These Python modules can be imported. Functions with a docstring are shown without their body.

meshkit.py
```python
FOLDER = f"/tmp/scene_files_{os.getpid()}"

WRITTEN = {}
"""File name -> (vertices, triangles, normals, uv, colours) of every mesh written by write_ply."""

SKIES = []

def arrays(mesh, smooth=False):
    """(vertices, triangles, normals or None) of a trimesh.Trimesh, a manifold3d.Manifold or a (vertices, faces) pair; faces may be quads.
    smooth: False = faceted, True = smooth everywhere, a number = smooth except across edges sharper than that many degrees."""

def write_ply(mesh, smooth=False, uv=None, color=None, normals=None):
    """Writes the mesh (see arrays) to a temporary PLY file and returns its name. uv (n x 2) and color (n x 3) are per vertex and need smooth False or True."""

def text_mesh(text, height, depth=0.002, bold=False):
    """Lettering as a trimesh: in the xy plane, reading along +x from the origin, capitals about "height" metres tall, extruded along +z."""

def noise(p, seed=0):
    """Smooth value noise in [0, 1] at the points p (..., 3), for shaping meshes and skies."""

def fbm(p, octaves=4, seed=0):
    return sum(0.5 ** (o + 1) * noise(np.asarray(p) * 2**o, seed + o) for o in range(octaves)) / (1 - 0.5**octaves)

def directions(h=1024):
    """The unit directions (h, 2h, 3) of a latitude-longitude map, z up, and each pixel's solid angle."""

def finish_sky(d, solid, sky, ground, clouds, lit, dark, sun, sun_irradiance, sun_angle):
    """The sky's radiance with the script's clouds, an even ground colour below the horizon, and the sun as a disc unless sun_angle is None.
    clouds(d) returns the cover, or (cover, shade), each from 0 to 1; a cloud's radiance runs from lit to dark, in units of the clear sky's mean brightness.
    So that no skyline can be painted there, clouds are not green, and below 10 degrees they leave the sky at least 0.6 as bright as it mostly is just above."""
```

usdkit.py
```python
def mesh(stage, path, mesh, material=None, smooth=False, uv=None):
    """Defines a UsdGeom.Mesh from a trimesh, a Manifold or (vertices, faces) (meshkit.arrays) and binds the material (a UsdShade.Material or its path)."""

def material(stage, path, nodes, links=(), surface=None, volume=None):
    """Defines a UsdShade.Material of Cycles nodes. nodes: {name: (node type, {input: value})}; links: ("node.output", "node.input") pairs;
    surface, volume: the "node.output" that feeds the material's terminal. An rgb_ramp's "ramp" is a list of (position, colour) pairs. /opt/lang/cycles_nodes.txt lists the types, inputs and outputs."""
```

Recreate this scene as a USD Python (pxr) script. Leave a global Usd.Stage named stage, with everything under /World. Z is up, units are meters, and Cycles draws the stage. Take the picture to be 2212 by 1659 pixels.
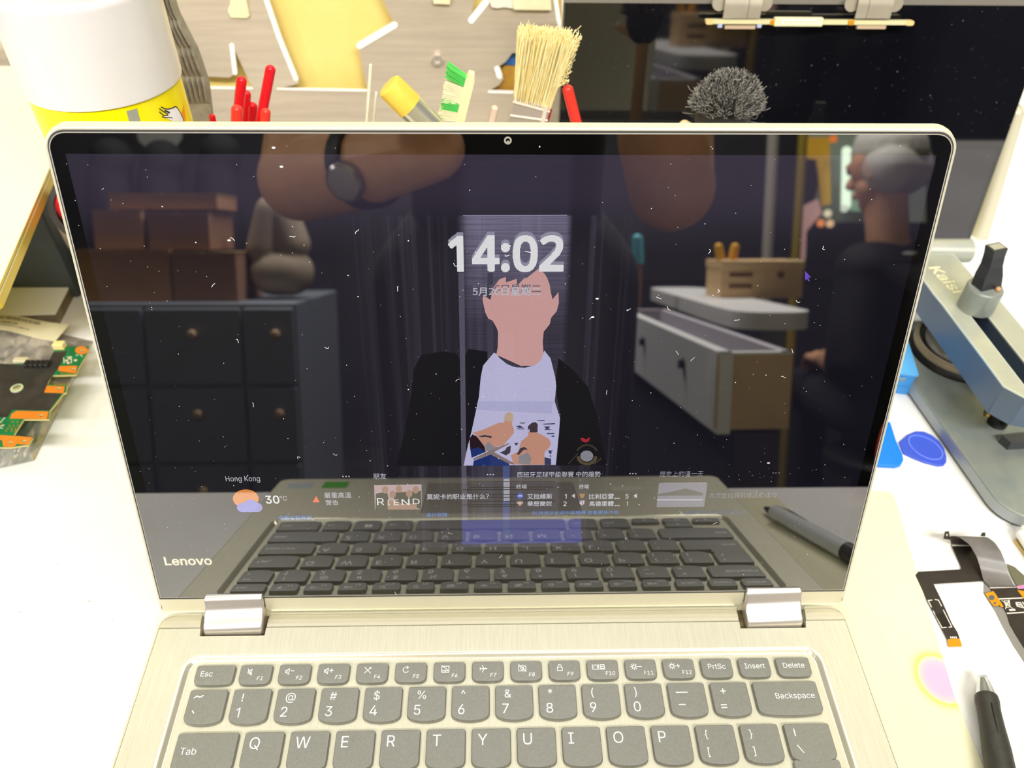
import math, glob, numpy as np, trimesh, shapely, manifold3d as m3, usdkit, meshkit
from pxr import Usd, UsdGeom, UsdLux, Gf, Sdf, UsdShade
from shapely.geometry import Polygon, LineString, Point, box as sbox, MultiPolygon
from shapely import affinity, union_all
from shapely.ops import unary_union

stage = Usd.Stage.CreateInMemory()
UsdGeom.SetStageUpAxis(stage, 'Z'); UsdGeom.SetStageMetersPerUnit(stage, 1.0)
UsdGeom.Xform.Define(stage, '/World'); UsdGeom.Scope.Define(stage, '/World/Looks')
MM = 0.001          # everything below is modelled in millimetres, origin on the bench top under the laptop's hinge edge
W, H, F = 2212, 1659, 1733.31

# ------------------------------------------------------------------ camera, lights, exposure
C = np.array([-5.70, -201.95, 355.28])
_rx, _ry, _rz = 0.810010687, -0.019142155, -0.007768223
def _rot(rx, ry, rz):
    cx, sx, cy, sy, cz, sz = math.cos(rx), math.sin(rx), math.cos(ry), math.sin(ry), math.cos(rz), math.sin(rz)
    return np.array([[cz,-sz,0],[sz,cz,0],[0,0,1]]) @ np.array([[1,0,0],[0,cx,-sx],[0,sx,cx]]) @ np.array([[cy,0,sy],[0,1,0],[-sy,0,cy]])
R = _rot(_rx, _ry, _rz)
cam = UsdGeom.Camera.Define(stage, '/World/camera')
_m = np.eye(4); _m[:3, :3] = R.T; _m[3, :3] = C * MM
cam.AddTransformOp().Set(Gf.Matrix4d(*[float(x) for x in _m.ravel()]))
cam.CreateHorizontalApertureAttr(36.0); cam.CreateVerticalApertureAttr(27.0)
cam.CreateFocalLengthAttr(36.0 * F / W); cam.CreateFStopAttr(12.0); cam.CreateFocusDistanceAttr(0.325)
cam.CreateClippingRangeAttr(Gf.Vec2f(0.03, 100.0)); cam.CreateExposureAttr(0.0)

def rect_light(name, loc, target, w, h, power, col=(1, 1, 1)):
    l = UsdLux.RectLight.Define(stage, '/World/' + name)
    l.CreateWidthAttr(w * MM); l.CreateHeightAttr(h * MM); l.CreateIntensityAttr(power); l.CreateColorAttr(Gf.Vec3f(*col))
    z = np.array(loc, float) - np.array(target, float); z /= np.linalg.norm(z)
    x = np.cross([0, 1, 0.01], z); x /= np.linalg.norm(x); y = np.cross(z, x)
    m = np.eye(4); m[0, :3], m[1, :3], m[2, :3], m[3, :3] = x, y, z, np.array(loc) * MM
    l.AddTransformOp().Set(Gf.Matrix4d(*[float(v) for v in m.ravel()]))
# the bench's overhead panel, two lamps on the left (the twin shadows), the shop's ceiling panels
rect_light('bench_panel_light', (60, 240, 1000), (40, 60, 0), 1200, 300, 3.6, (1.0, .985, .95))
rect_light('bench_panel_light_001', (60, -190, 1040), (20, 120, 0), 1200, 300, 2.1, (1.0, .985, .95))
rect_light('bench_lamp_light', (-686, -380, 535), (-200, 100, 0), 44, 44, 200, (1, .98, .95))
rect_light('bench_lamp_light_001', (-870, -260, 415), (-200, 100, 0), 44, 44, 230, (1, .98, .95))
rect_light('ceiling_panel_light', (-500, -1700, 1780), (-500, -1700, 0), 1200, 300, 66.0, (1, .97, .93))
rect_light('ceiling_panel_light_001', (700, -1500, 1780), (700, -1500, 0), 1200, 300, 66.0, (1, .97, .93))
dome = UsdLux.DomeLight.Define(stage, '/World/ambient_fill'); dome.CreateIntensityAttr(0.10)  # dim even ambient fill, added; no sky opens into this closed room

# ------------------------------------------------------------------ geometry of the view (to measure places from the photograph)
G0 = np.array([0.0, 2.414, 24.885]); _a = 1.2777370195559057
V = np.array([0, math.cos(_a), math.sin(_a)]); NL = np.array([0, -math.sin(_a), math.cos(_a)]); EX = np.array([1.0, 0, 0])
def ray(u, v):
    d = R @ np.array([(u - W/2) / F, (H/2 - v) / F, -1.0]); return d / np.linalg.norm(d)
def az(u, v, z): d = ray(u, v); return C + d * (z - C[2]) / d[2]
def ay(u, v, y): d = ray(u, v); return C + d * (y - C[1]) / d[1]
def on_plane(u, v, p, n): d = ray(u, v); return C + d * np.dot(p - C, n) / np.dot(d, n)
def luv(u, v):
    p = on_plane(u, v, G0, NL); return (p[0], float(np.dot(p - G0, V)))
def LP(u, v, w=0.0): return G0 + u * EX + v * V + w * NL
def _refl(u, v):
    p = on_plane(u, v, G0, NL); d = ray(u, v); return p, d - 2 * np.dot(d, NL) * NL
def rzp(u, v, z): p, d = _refl(u, v); return p + d * (z - p[2]) / d[2]
def ryp(u, v, y): p, d = _refl(u, v); return p + d * (y - p[1]) / d[1]

# ------------------------------------------------------------------ names, things, parts
_names, _base, _mats = {}, {}, {}
def numbered(path):
    n = _names.get(path, 0); _names[path] = n + 1
    return path if n == 0 else f'{path}_{n:03d}'
def tags(p, label=None, cat=None, group=None, kind=None):
    for k, v in (('label', label), ('category', cat), ('group', group), ('kind', kind)):
        if v: p.SetCustomDataByKey(k, v)
    return p
def thing(name, label, cat, loc=(0, 0, 0), group=None):
    path = numbered('/World/' + name)
    x = UsdGeom.Xform.Define(stage, path); x.AddTranslateOp().Set(Gf.Vec3d(*[float(v) * MM for v in loc]))
    _base[path] = np.array(loc, float)
    return tags(x.GetPrim(), label, cat, group)
def _emit(path, mesh, mat, smooth, base):
    v, f, n = meshkit.arrays(mesh, False)
    me = trimesh.Trimesh((v - base) * MM, f, process=True) if smooth else trimesh.Trimesh((v - base) * MM, f, process=False)
    return usdkit.mesh(stage, path, me, mat, smooth=smooth)
def part(parent, name, mesh, mat, smooth=30, label=None, kind=None):
    pp = str(parent.GetPath()); path = numbered(pp + '/' + name); base = _base[pp]
    me = _emit(path, mesh, mat, smooth, base); _base[path] = base
    return tags(me.GetPrim(), label, kind=kind)
def single(name, mesh, mat, label, cat, smooth=30, group=None, kind=None):
    path = numbered('/World/' + name); v = meshkit.arrays(mesh, False)[0]
    base = np.array([(v[:, 0].min() + v[:, 0].max()) / 2, (v[:, 1].min() + v[:, 1].max()) / 2, v[:, 2].min()])
    me = _emit(path, mesh, mat, smooth, base); me.AddTranslateOp().Set(Gf.Vec3d(*[float(x) * MM for x in base]))
    _base[path] = base
    return tags(me.GetPrim(), label, cat, group, kind)
def struct(name, mesh, mat, parent=None, smooth=False):
    if parent is not None: return part(parent, name, mesh, mat, smooth)
    path = numbered('/World/' + name); _base[path] = np.zeros(3)
    return tags(_emit(path, mesh, mat, smooth, np.zeros(3)).GetPrim(), kind='structure')

# ------------------------------------------------------------------ materials
def c(h):
    h = h.lstrip('#'); v = np.array([int(h[i:i+2], 16) for i in (0, 2, 4)]) / 255
    return tuple(np.where(v <= .04045, v / 12.92, ((v + .055) / 1.055) ** 2.4))
def lin(col): return c(col) if isinstance(col, str) else tuple(col)
def mat(name, col, rough=.5, metal=0, ior=1.45, col2=None, scale=200, stretch=(1, 1, 1), lo=.35, hi=.65, bump=0, bscale=None, bdist=.0005, **kw):
    if name in _mats: return _mats[name]
    p = {'base_color': lin(col), 'roughness': rough, 'metallic': metal, 'ior': ior, **kw}
    nodes, links = {'p': ('principled_bsdf', p)}, []
    if col2 is not None or bump:
        nodes['t'] = ('texture_coordinate', {}); nodes['m'] = ('mapping', {'scale': stretch}); links += [('t.object', 'm.vector')]
    if col2 is not None:
        nodes['n'] = ('noise_texture', {'scale': scale, 'detail': 4.0, 'roughness': .6})
        nodes['r'] = ('rgb_ramp', {'ramp': [(0, lin(col)), (lo, lin(col)), (hi, lin(col2)), (1, lin(col2))]})
        links += [('m.vector', 'n.vector'), ('n.fac', 'r.fac'), ('r.color', 'p.base_color')]
    if bump:
        nodes['bn'] = ('noise_texture', {'scale': bscale or scale, 'detail': 3.0}); nodes['b'] = ('bump', {'strength': bump, 'distance': bdist})
        links += [('m.vector', 'bn.vector'), ('bn.fac', 'b.height'), ('b.normal', 'p.normal')]
    _mats[name] = usdkit.material(stage, '/World/Looks/' + name, nodes, links, 'p.BSDF'); return _mats[name]
SCREEN_IOR = 2.9
def emis(name, col, s=1.0, lines=.25):
    """a lit area of the display under the glossy touch glass, with the panel's fine row pattern"""
    if name in _mats: return _mats[name]
    e = np.array(lin(col)) * s
    nodes = {'t': ('texture_coordinate', {}), 'm': ('mapping', {'scale': (8., 8., 1.)}), 'n': ('noise_texture', {'scale': 900., 'detail': 1.0}),
             'r': ('rgb_ramp', {'ramp': [(0, tuple(e * (1 - lines))), (.35, tuple(e * (1 - lines))), (.65, tuple(e)), (1, tuple(e))]}),
             'p': ('principled_bsdf', {'base_color': (0.002, .002, .002), 'roughness': .015, 'ior': SCREEN_IOR, 'emission_strength': 1.0})}
    _mats[name] = usdkit.material(stage, '/World/Looks/' + name, nodes, [('t.object', 'm.vector'), ('m.vector', 'n.vector'), ('n.fac', 'r.fac'), ('r.color', 'p.emission_color')], 'p.BSDF')
    return _mats[name]
def glow(name, col, s):
    if name not in _mats: _mats[name] = usdkit.material(stage, '/World/Looks/' + name, {'e': ('emission', {'color': lin(col), 'strength': s})}, [], 'e.emission')
    return _mats[name]

# ------------------------------------------------------------------ shapes
def cat(ms): return trimesh.util.concatenate([trimesh.Trimesh(*meshkit.arrays(m, False)[:2], process=False) for m in ms])
def box(x0, x1, y0, y1, z0, z1, b=0.0):
    if b <= 0:
        m = trimesh.creation.box([x1-x0, y1-y0, z1-z0]); m.apply_translation([(x0+x1)/2, (y0+y1)/2, (z0+z1)/2]); return m
    pts = []
    for x, sx in ((x0, 1), (x1, -1)):
        for y, sy in ((y0, 1), (y1, -1)):
            for z, sz in ((z0, 1), (z1, -1)):
                pts += [(x, y+sy*b, z+sz*b), (x+sx*b, y, z+sz*b), (x+sx*b, y+sy*b, z)]
                pts += [(x+sx*b*.3, y+sy*b*.3, z+sz*b)] if b > .8 else []
    return trimesh.convex.convex_hull(np.array(pts))
def xf(m, mtx):
    m = m.copy(); m.apply_transform(mtx); return m
def frame(o, x, y, z):
    m = np.eye(4); m[:3, 0], m[:3, 1], m[:3, 2], m[:3, 3] = x, y, z, o; return m
def unit(v): v = np.asarray(v, float); return v / np.linalg.norm(v)
def rotz(deg, o=(0, 0, 0)):
    m = trimesh.transformations.rotation_matrix(math.radians(deg), [0, 0, 1], o); return m
def prism(poly, z0, z1):
    if not hasattr(poly, 'geom_type'): poly = Polygon(poly)
    if not poly.is_valid: poly = poly.buffer(0)
    ms = []
    for g in getattr(poly, 'geoms', [poly]):
        if g.geom_type != 'Polygon' or g.is_empty or g.area < 1e-6: continue
        m = trimesh.creation.extrude_polygon(g, z1 - z0, engine='earcut'); m.apply_translation([0, 0, z0]); ms.append(m)
    return cat(ms)
def rrect(x0, x1, y0, y1, r, n=6): return sbox(x0+r, y0+r, x1-r, y1-r).buffer(r, quad_segs=n)
def ring_pts(poly, n): 
    r = poly.exterior; return np.array([r.interpolate(i / n, normalized=True).coords[0] for i in range(n)])
def loft(rings, cap0=True, cap1=True):
    """rings: list of (n,3) arrays"""
    n = len(rings[0]); v = np.vstack(rings); f = []
    for k in range(len(rings) - 1):
        for i in range(n):
            a, b = k*n+i, k*n+(i+1) % n; f += [(a, b, b+n), (a, b+n, a+n)]
    v = list(v)
    if cap0: v.append(np.mean(rings[0], 0)); f += [(len(v)-1, (i+1) % n, i) for i in range(n)]
    if cap1: o = (len(rings)-1)*n; v.append(np.mean(rings[-1], 0)); f += [(len(v)-1, o+i, o+(i+1) % n) for i in range(n)]
    m = trimesh.Trimesh(np.array(v), np.array(f), process=False)
    return m
def bevelled(poly, z0, z1, b, n=4):
    """extrusion with a rounded upper edge (outline polygon without holes)"""
    zs = [(0, z0), (0, z1 - b)] + [(b*(1-math.cos(t)), z1 - b + b*math.sin(t)) for t in np.linspace(.3, math.pi/2, n)]
    coords = np.array(poly.exterior.coords)[:-1]
    if not poly.exterior.is_ccw: coords = coords[::-1]
    P = np.array(coords); nx = np.roll(P, -1, 0) - np.roll(P, 1, 0); nx = nx / (np.linalg.norm(nx, axis=1, keepdims=True) + 1e-9)
    inn = np.stack([-nx[:, 1], nx[:, 0]], 1)
    rings = [np.column_stack([P + inn * o, np.full(len(P), z)]) for o, z in zs]
    top = prism(Polygon(rings[-1][:, :2]), z1 - .01, z1) if True else None
    return cat([loft(rings, True, False), top])
def tube(pts, r, n=10, caps=True):
    p = np.asarray(pts, float); r = np.broadcast_to(r, (len(p),)); t = np.gradient(p, axis=0); t /= np.linalg.norm(t, axis=1, keepdims=True) + 1e-12
    a = np.cross(t[0], [0, 0, 1.0]); a = a if np.linalg.norm(a) > .1 else np.cross(t[0], [1.0, 0, 0]); rings = []
    for i in range(len(p)):
        a = a - np.dot(a, t[i]) * t[i]; a /= np.linalg.norm(a); b = np.cross(t[i], a); ang = np.arange(n) * 2*math.pi/n
        rings.append(p[i] + r[i] * (np.cos(ang)[:, None]*a + np.sin(ang)[:, None]*b))
    return loft(rings, caps, caps)
def rod(p0, p1, r, round0=False, round1=False, n=14):
    p0, p1 = np.array(p0, float), np.array(p1, float); d = unit(p1-p0); pts, rs = [], []
    if round0: pts += [p0 + d*r*(1-math.cos(t)) for t in (0.12, .5, .9, 1.3)]; rs += [r*math.sin(t) for t in (0.12, .5, .9, 1.3)]
    else: pts.append(p0); rs.append(r)
    if round1: pts += [p1 - d*r*(1-math.cos(t)) for t in (1.3, .9, .5, .12)]; rs += [r*math.sin(t) for t in (1.3, .9, .5, .12)]
    else: pts.append(p1); rs.append(r)
    p = np.array(pts); ang = np.arange(n)*2*math.pi/n
    a = np.cross(d, [0, 0, 1.0]); a = unit(a) if np.linalg.norm(a) > .1 else np.array([1.0, 0, 0]); b = np.cross(d, a)
    return loft([q + s*(np.cos(ang)[:, None]*a + np.sin(ang)[:, None]*b) for q, s in zip(p, rs)])
def lathe(prof, o, axis=(0, 0, 1), n=48):
    """prof: (radius, height) pairs from one end to the other"""
    d = unit(axis); a = np.cross(d, [0, 1.0, 0]); a = unit(a) if np.linalg.norm(a) > .1 else np.array([1.0, 0, 0]); b = np.cross(d, a); ang = np.arange(n)*2*math.pi/n
    prof = list(prof); open0, open1 = prof[0][0] > .01, prof[-1][0] > .01
    if open0 and open1 and len(prof) > 3: prof.append(prof[0])      # a ring: close its section instead of capping it
    return loft([np.array(o) + d*h + max(r, 1e-3)*(np.cos(ang)[:, None]*a + np.sin(ang)[:, None]*b) for r, h in prof], not open0, not open1)
_fonts = {}
def text2d(s, h, cjk=False, bold=0):
    """lettering as a flat shape, baseline-left at the origin, capitals h high"""
    from PIL import Image, ImageDraw, ImageFont
    key = 'Noto Sans CJK Regular.woff2' if cjk else ('NotoSansHebrew-Regular.woff2' if s in ('14:02', '1', '!1') else 'Inter.woff2')
    if key not in _fonts:
        g = glob.glob('/opt/blender-*/*/datafiles/fonts/' + key) or glob.glob('/opt/blender-*/*/datafiles/fonts/Inter.woff2'); _fonts[key] = ImageFont.truetype(g[0], 96)
    font = _fonts[key]
    x0, y0, x1, y1 = font.getbbox(s, anchor='ls', stroke_width=bold)
    im = Image.new('L', (x1 - x0 + 8, y1 - y0 + 8)); ImageDraw.Draw(im).text((4 - x0, 4 - y0), s, 255, font, anchor='ls', stroke_width=bold)
    on = np.pad(np.asarray(im) > 127, ((0, 0), (1, 1))).astype(np.int8)
    rows, st = np.nonzero(np.diff(on, axis=1) == 1); en = np.nonzero(np.diff(on, axis=1) == -1)[1]
    if not len(rows): return Polygon()
    g = union_all(shapely.box(st, -rows - 1, en, -rows)).buffer(.6).buffer(-.6).simplify(.7)
    k = h / (80.0 if cjk else 70.0)
    return affinity.affine_transform(g, [k, 0, 0, k, -4*k, (4 - y0)*k])
def fit(g, x0, x1, y0, y1):
    a0, b0, a1, b1 = g.bounds; sx, sy = (x1-x0)/(a1-a0), (y1-y0)/(b1-b0)
    return affinity.affine_transform(g, [sx, 0, 0, sy, x0 - a0*sx, y0 - b0*sy])
def stroke(lines, w): return unary_union([LineString(l).buffer(w/2, quad_segs=3) for l in lines])
rng = np.random.default_rng(7)

# ================================================================== THE ROOM
FLOOR, CEIL, XL, XR, YB_, YF_ = -750, 1800, -1900, 1900, 620, -3300
m_floor = mat('floor_vinyl', '#2a2827', .5, col2='#353231', scale=6)
m_wallw = mat('bench_wall_paint', '#efe6ae', .7, col2='#e6dda2', scale=9)
m_walld = mat('shop_wall_paint', '#2b2a30', .8, col2='#34323a', scale=4)
m_ceil = mat('ceiling_paint', '#6b6a66', .9)
struct('floor', box(XL, XR, YF_, YB_, FLOOR-20, FLOOR), m_floor)
struct('ceiling', box(XL, XR, YF_, YB_, CEIL, CEIL+20), m_ceil)
struct('wall_bench', box(XL, XR, YB_, YB_+20, FLOOR, CEIL), m_wallw)
struct('wall_rear', box(XL, XR, YF_-20, YF_, FLOOR, CEIL), m_walld)
struct('wall_left', box(XL-20, XL, YF_, YB_, FLOOR, CEIL), m_walld)
struct('wall_right', box(XR, XR+20, YF_, YB_, FLOOR, CEIL), m_walld)

# ================================================================== THE BENCH
m_bench = mat('bench_laminate', '#e9e7e2', .38, col2='#efeeea', scale=14)
m_speck = mat('bench_grime', '#b9b5a8', .8)
bench = thing('workbench', 'white laminate workbench under the open laptop', 'workbench', (0, 190, FLOOR))
bt = part(bench, 'bench_top', box(-900, 900, -238, 612, -30, 0, 2), m_bench)
for x in (-860, 800):
    for y in (-180, 540): part(bench, 'leg', box(x, x+60, y, y+60, FLOOR, -30.2, 2), mat('bench_steel', '#6d6f73', .4, .6))
_sp = []
for _ in range(150):
    x, y, r = rng.uniform(-400, 420), rng.uniform(-230, 300), rng.uniform(.15, .55)
    _sp.append(prism(affinity.scale(Point(x, y).buffer(r, quad_segs=2), rng.uniform(.6, 1.8), 1), 0, .03))
part(bt, 'grime_speck', cat(_sp), m_speck, False, kind='stuff')

# ================================================================== THE LAPTOP
m_case = mat('champagne_aluminium', '#d2ceb4', .42, .25, col2='#dcd8bf', scale=60, stretch=(40, 1.2, 40), bump=.05, bscale=90)
m_case_plain = mat('champagne_anodised', '#dad6be', .34, .3)
m_strip = mat('hinge_strip_metal', '#d8d2b8', .34, .35)
m_polish = mat('polished_chamfer', '#f4efd2', .2, .6)
m_chrome = mat('hinge_chrome', '#e9e2d8', .3, .75)
m_key = mat('keycap_grey', '#7d7c70', .46, .1, 1.8, col2='#89887b', scale=1500, bump=.12, bscale=2600, bdist=.0002)
m_leg = mat('key_legend_white', '#f2f1ea', .6)
m_rubber = mat('gasket_rubber', '#3a3836', .55)
m_glass = mat('touch_glass_black', (0.002, .002, .002), .012, 0, SCREEN_IOR)
laptop = thing('laptop', 'open champagne metal convertible laptop with glitching display, centre of the bench', 'laptop', (0, 0, 0))
ZD = 14.8
WX0, WX1, WY0, WY1 = -141.9, 141.4, -131.5, -23.2
well = rrect(WX0, WX1, WY0, WY1, 5)
out = rrect(-161.5, 161.5, -221, .4, 7)
front_notch = rrect(-34, 34, -228, -219.4, 3)
hl = Polygon([(-140.8, -11.6), (-111.2, -11.6), (-111.4, 3), (-143.2, 3)]); hr = Polygon([(109.9, -11.2), (141.0, -11.2), (144, 3), (111, 3)])
shell = thing_shell = out.buffer(-.0)
rim_ring = out.difference(out.buffer(-.75)).difference(hl).difference(hr)
lower = out.difference(hl).difference(hr)
part(laptop, 'base_shell', cat([prism(out.buffer(-3), 3.4, 5), prism(lower, 5, 12.0), prism(rim_ring, 12.0, ZD - .15)]), m_case_plain)
for x in (-140, 140):
    for y in (-200, -20): part(laptop, 'foot', lathe([(0, 0), (7, 0), (7, 3.4), (0, 3.4)], (x, y, 0), n=20), m_rubber)
touch = rrect(-52, 52, -208, -141, 2)
deck = out.buffer(-1.0).intersection(sbox(-200, -300, 200, -7.6)).difference(hl).difference(hr)
deck_plate = deck.difference(well.buffer(2.6)).difference(touch.buffer(.35))
part(laptop, 'deck_plate', prism(deck_plate, 12.0, ZD), m_case, False)
# sloping edge of the keyboard well, and its floor
_wo, _wi = well.buffer(2.6, quad_segs=8), well.buffer(.0)
n = 160; _po, _pi = ring_pts(_wo, n), ring_pts(_wi, n)
if not _wo.exterior.is_ccw: _po = _po[::-1]
def _slope(poly, z): return np.column_stack([ring_pts(poly, 4*40), np.full(160, z)])
def offset_loft(poly, zs):
    base = np.array(poly.segmentize(4).exterior.coords)[:-1]
    if not poly.exterior.is_ccw: base = base[::-1]
    nx = np.roll(base, -1, 0) - np.roll(base, 1, 0); nx /= np.linalg.norm(nx, axis=1, keepdims=True) + 1e-9
    o = np.stack([nx[:, 1], -nx[:, 0]], 1)
    return [np.column_stack([base + o*d, np.full(len(base), z)]) for d, z in zs]
part(laptop, 'well_bevel', loft(offset_loft(well, [(2.62, ZD), (2.0, ZD - .12), (1.1, 14.0), (.3, 13.1), (-.2, 12.9)])[::-1], False, False), m_polish, 60)
part(laptop, 'well_floor', prism(well.buffer(.3), 12.1, 12.9), m_case)
part(laptop, 'touchpad', bevelled(rrect(-51.8, 51.8, -207.8, -141.2, 2), 12, ZD - .1, .3), mat('touchpad_glass', '#b9b29a', .3, .3))
# rear strip behind the deck groove
_rs = out.buffer(-.9).intersection(sbox(-200, -7.2, 200, 5)).difference(hl.buffer(.2)).difference(hr.buffer(.2))
def strip_mesh(g):
    m = prism(g, 11.8, ZD); v = m.vertices.copy(); v[:, 2] = np.where(v[:, 2] > 13, ZD - np.clip((v[:, 1] + 5.5) / 6, 0, 1)**2 * 1.8, v[:, 2]); m.vertices = v; return m
for g in getattr(_rs, 'geoms', [_rs]):
    cuts = [g.intersection(sbox(-200, a, 200, b)) for a, b in ((-7.2, -5.5), (-5.5, -3.5), (-3.5, -1.8), (-1.8, -.6), (-.6, 1))]
    part(laptop, 'rear_strip', cat([strip_mesh(q) for q in cuts if not q.is_empty]), m_strip, 50)
    b = g.intersection(sbox(-200, -7.22, 200, -6.9)); part(laptop, 'strip_highlight', prism(b, ZD, ZD + .08), m_polish)
for q in (hl, hr): part(laptop, 'hinge_recess', prism(q.buffer(-.05).intersection(sbox(-200, -20, 200, .4)), 11, 11.4), mat('hinge_recess_brown', '#8a7d55', .8, col2='#4a4230', scale=300))  # recess floor mottled in two browns, darker than the deck
# hinges: bent metal tongues rising out of the deck
for x0, x1 in ((-139.4, -112.6), (113.4, 139.6)):
    prof = [(-10.4, 11.6), (-10.3, 14.4), (-9.6, 16.4), (-8.0, 17.9), (-5.6, 18.8), (-2.6, 20.6), (-.9, 22.6), (.2, 25.0), (1.6, 26.4), (3.2, 26.6), (5.0, 25.5), (6, 22), (4, 17), (0, 11.6)]
    pr = np.array(prof); ms = []
    rings = [np.column_stack([np.full(len(pr), x), pr[:, 0], pr[:, 1]]) for x in (x0 + .0, x1)]
    inn = np.mean(pr, 0) + (pr - np.mean(pr, 0)) * .93
    rings = [np.column_stack([np.full(len(pr), x0), inn[:, 0], inn[:, 1]]), np.column_stack([np.full(len(pr), x0 + .7), pr[:, 0], pr[:, 1]]),
             np.column_stack([np.full(len(pr), x1 - .7), pr[:, 0], pr[:, 1]]), np.column_stack([np.full(len(pr), x1), inn[:, 0], inn[:, 1]])]
    part(laptop, 'hinge', loft(rings[::-1] if False else rings), m_chrome, 50)

# ---- keyboard -----------------------------------------------------
KZ = 15.0
def key_outline(x0, x1, yb, yf, bulge, rt=.9, rb=2.6):
    p = []
    for cx, cy, r, a0, a1 in ((x0+rt, yb-rt, rt, 180, 90), (x1-rt, yb-rt, rt, 90, 0)):
        for t in np.linspace(a0, a1, 4): p.append((cx + r*math.cos(math.radians(t)), cy + r*math.sin(math.radians(t))))
    for t in np.linspace(0, -75, 5): p.append((x1-rb + rb*math.cos(math.radians(t)), yf+rb + rb*math.sin(math.radians(t))))
    for s in np.linspace(.88, .12, 9): p.append((x0 + rb*.6 + (x1-x0-1.2*rb)*s, yf - bulge*(1-(2*s-1)**2)))
    for t in np.linspace(-105, -180, 5): p.append((x0+rb + rb*math.cos(math.radians(t)), yf+rb + rb*math.sin(math.radians(t))))
    return np.array(p)[::-1]
def key_mesh(o):
    ce = o.mean(0); zs = [(.18, 12.95), (.05, 14.1), (0, 14.6), (-.16, 14.88), (-.42, KZ)]
    d = o - ce; L = np.linalg.norm(np.roll(o, -1, 0) - np.roll(o, 1, 0), axis=1, keepdims=True); t = (np.roll(o, -1, 0) - np.roll(o, 1, 0)) / (L + 1e-9)
    nn = np.stack([t[:, 1], -t[:, 0]], 1)
    return loft([np.column_stack([o + nn*s, np.full(len(o), z)]) for s, z in zs])
def flat(g, z, t=.03): return prism(g, z, z + t)
def spk(x, y):   # loudspeaker outline of the volume keys
    return [[(x, y+.55), (x+.6, y+.55), (x+1.5, y+1.35), (x+1.5, y-1.35), (x+.6, y-.55), (x, y-.55), (x, y+.55)], [(x+.6, y+.55), (x+.6, y-.55)]]
def ring(x, y, r, a0=0, a1=360, n=14): return [(x + r*math.cos(math.radians(t)), y + r*math.sin(math.radians(t))) for t in np.linspace(a0, a1, n)]
def sun(x, y): return [ring(x, y, .75)] + [[(x + 1.05*math.cos(t), y + 1.05*math.sin(t)), (x + 1.55*math.cos(t), y + 1.55*math.sin(t))] for t in np.arange(8)*math.pi/4]
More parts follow.
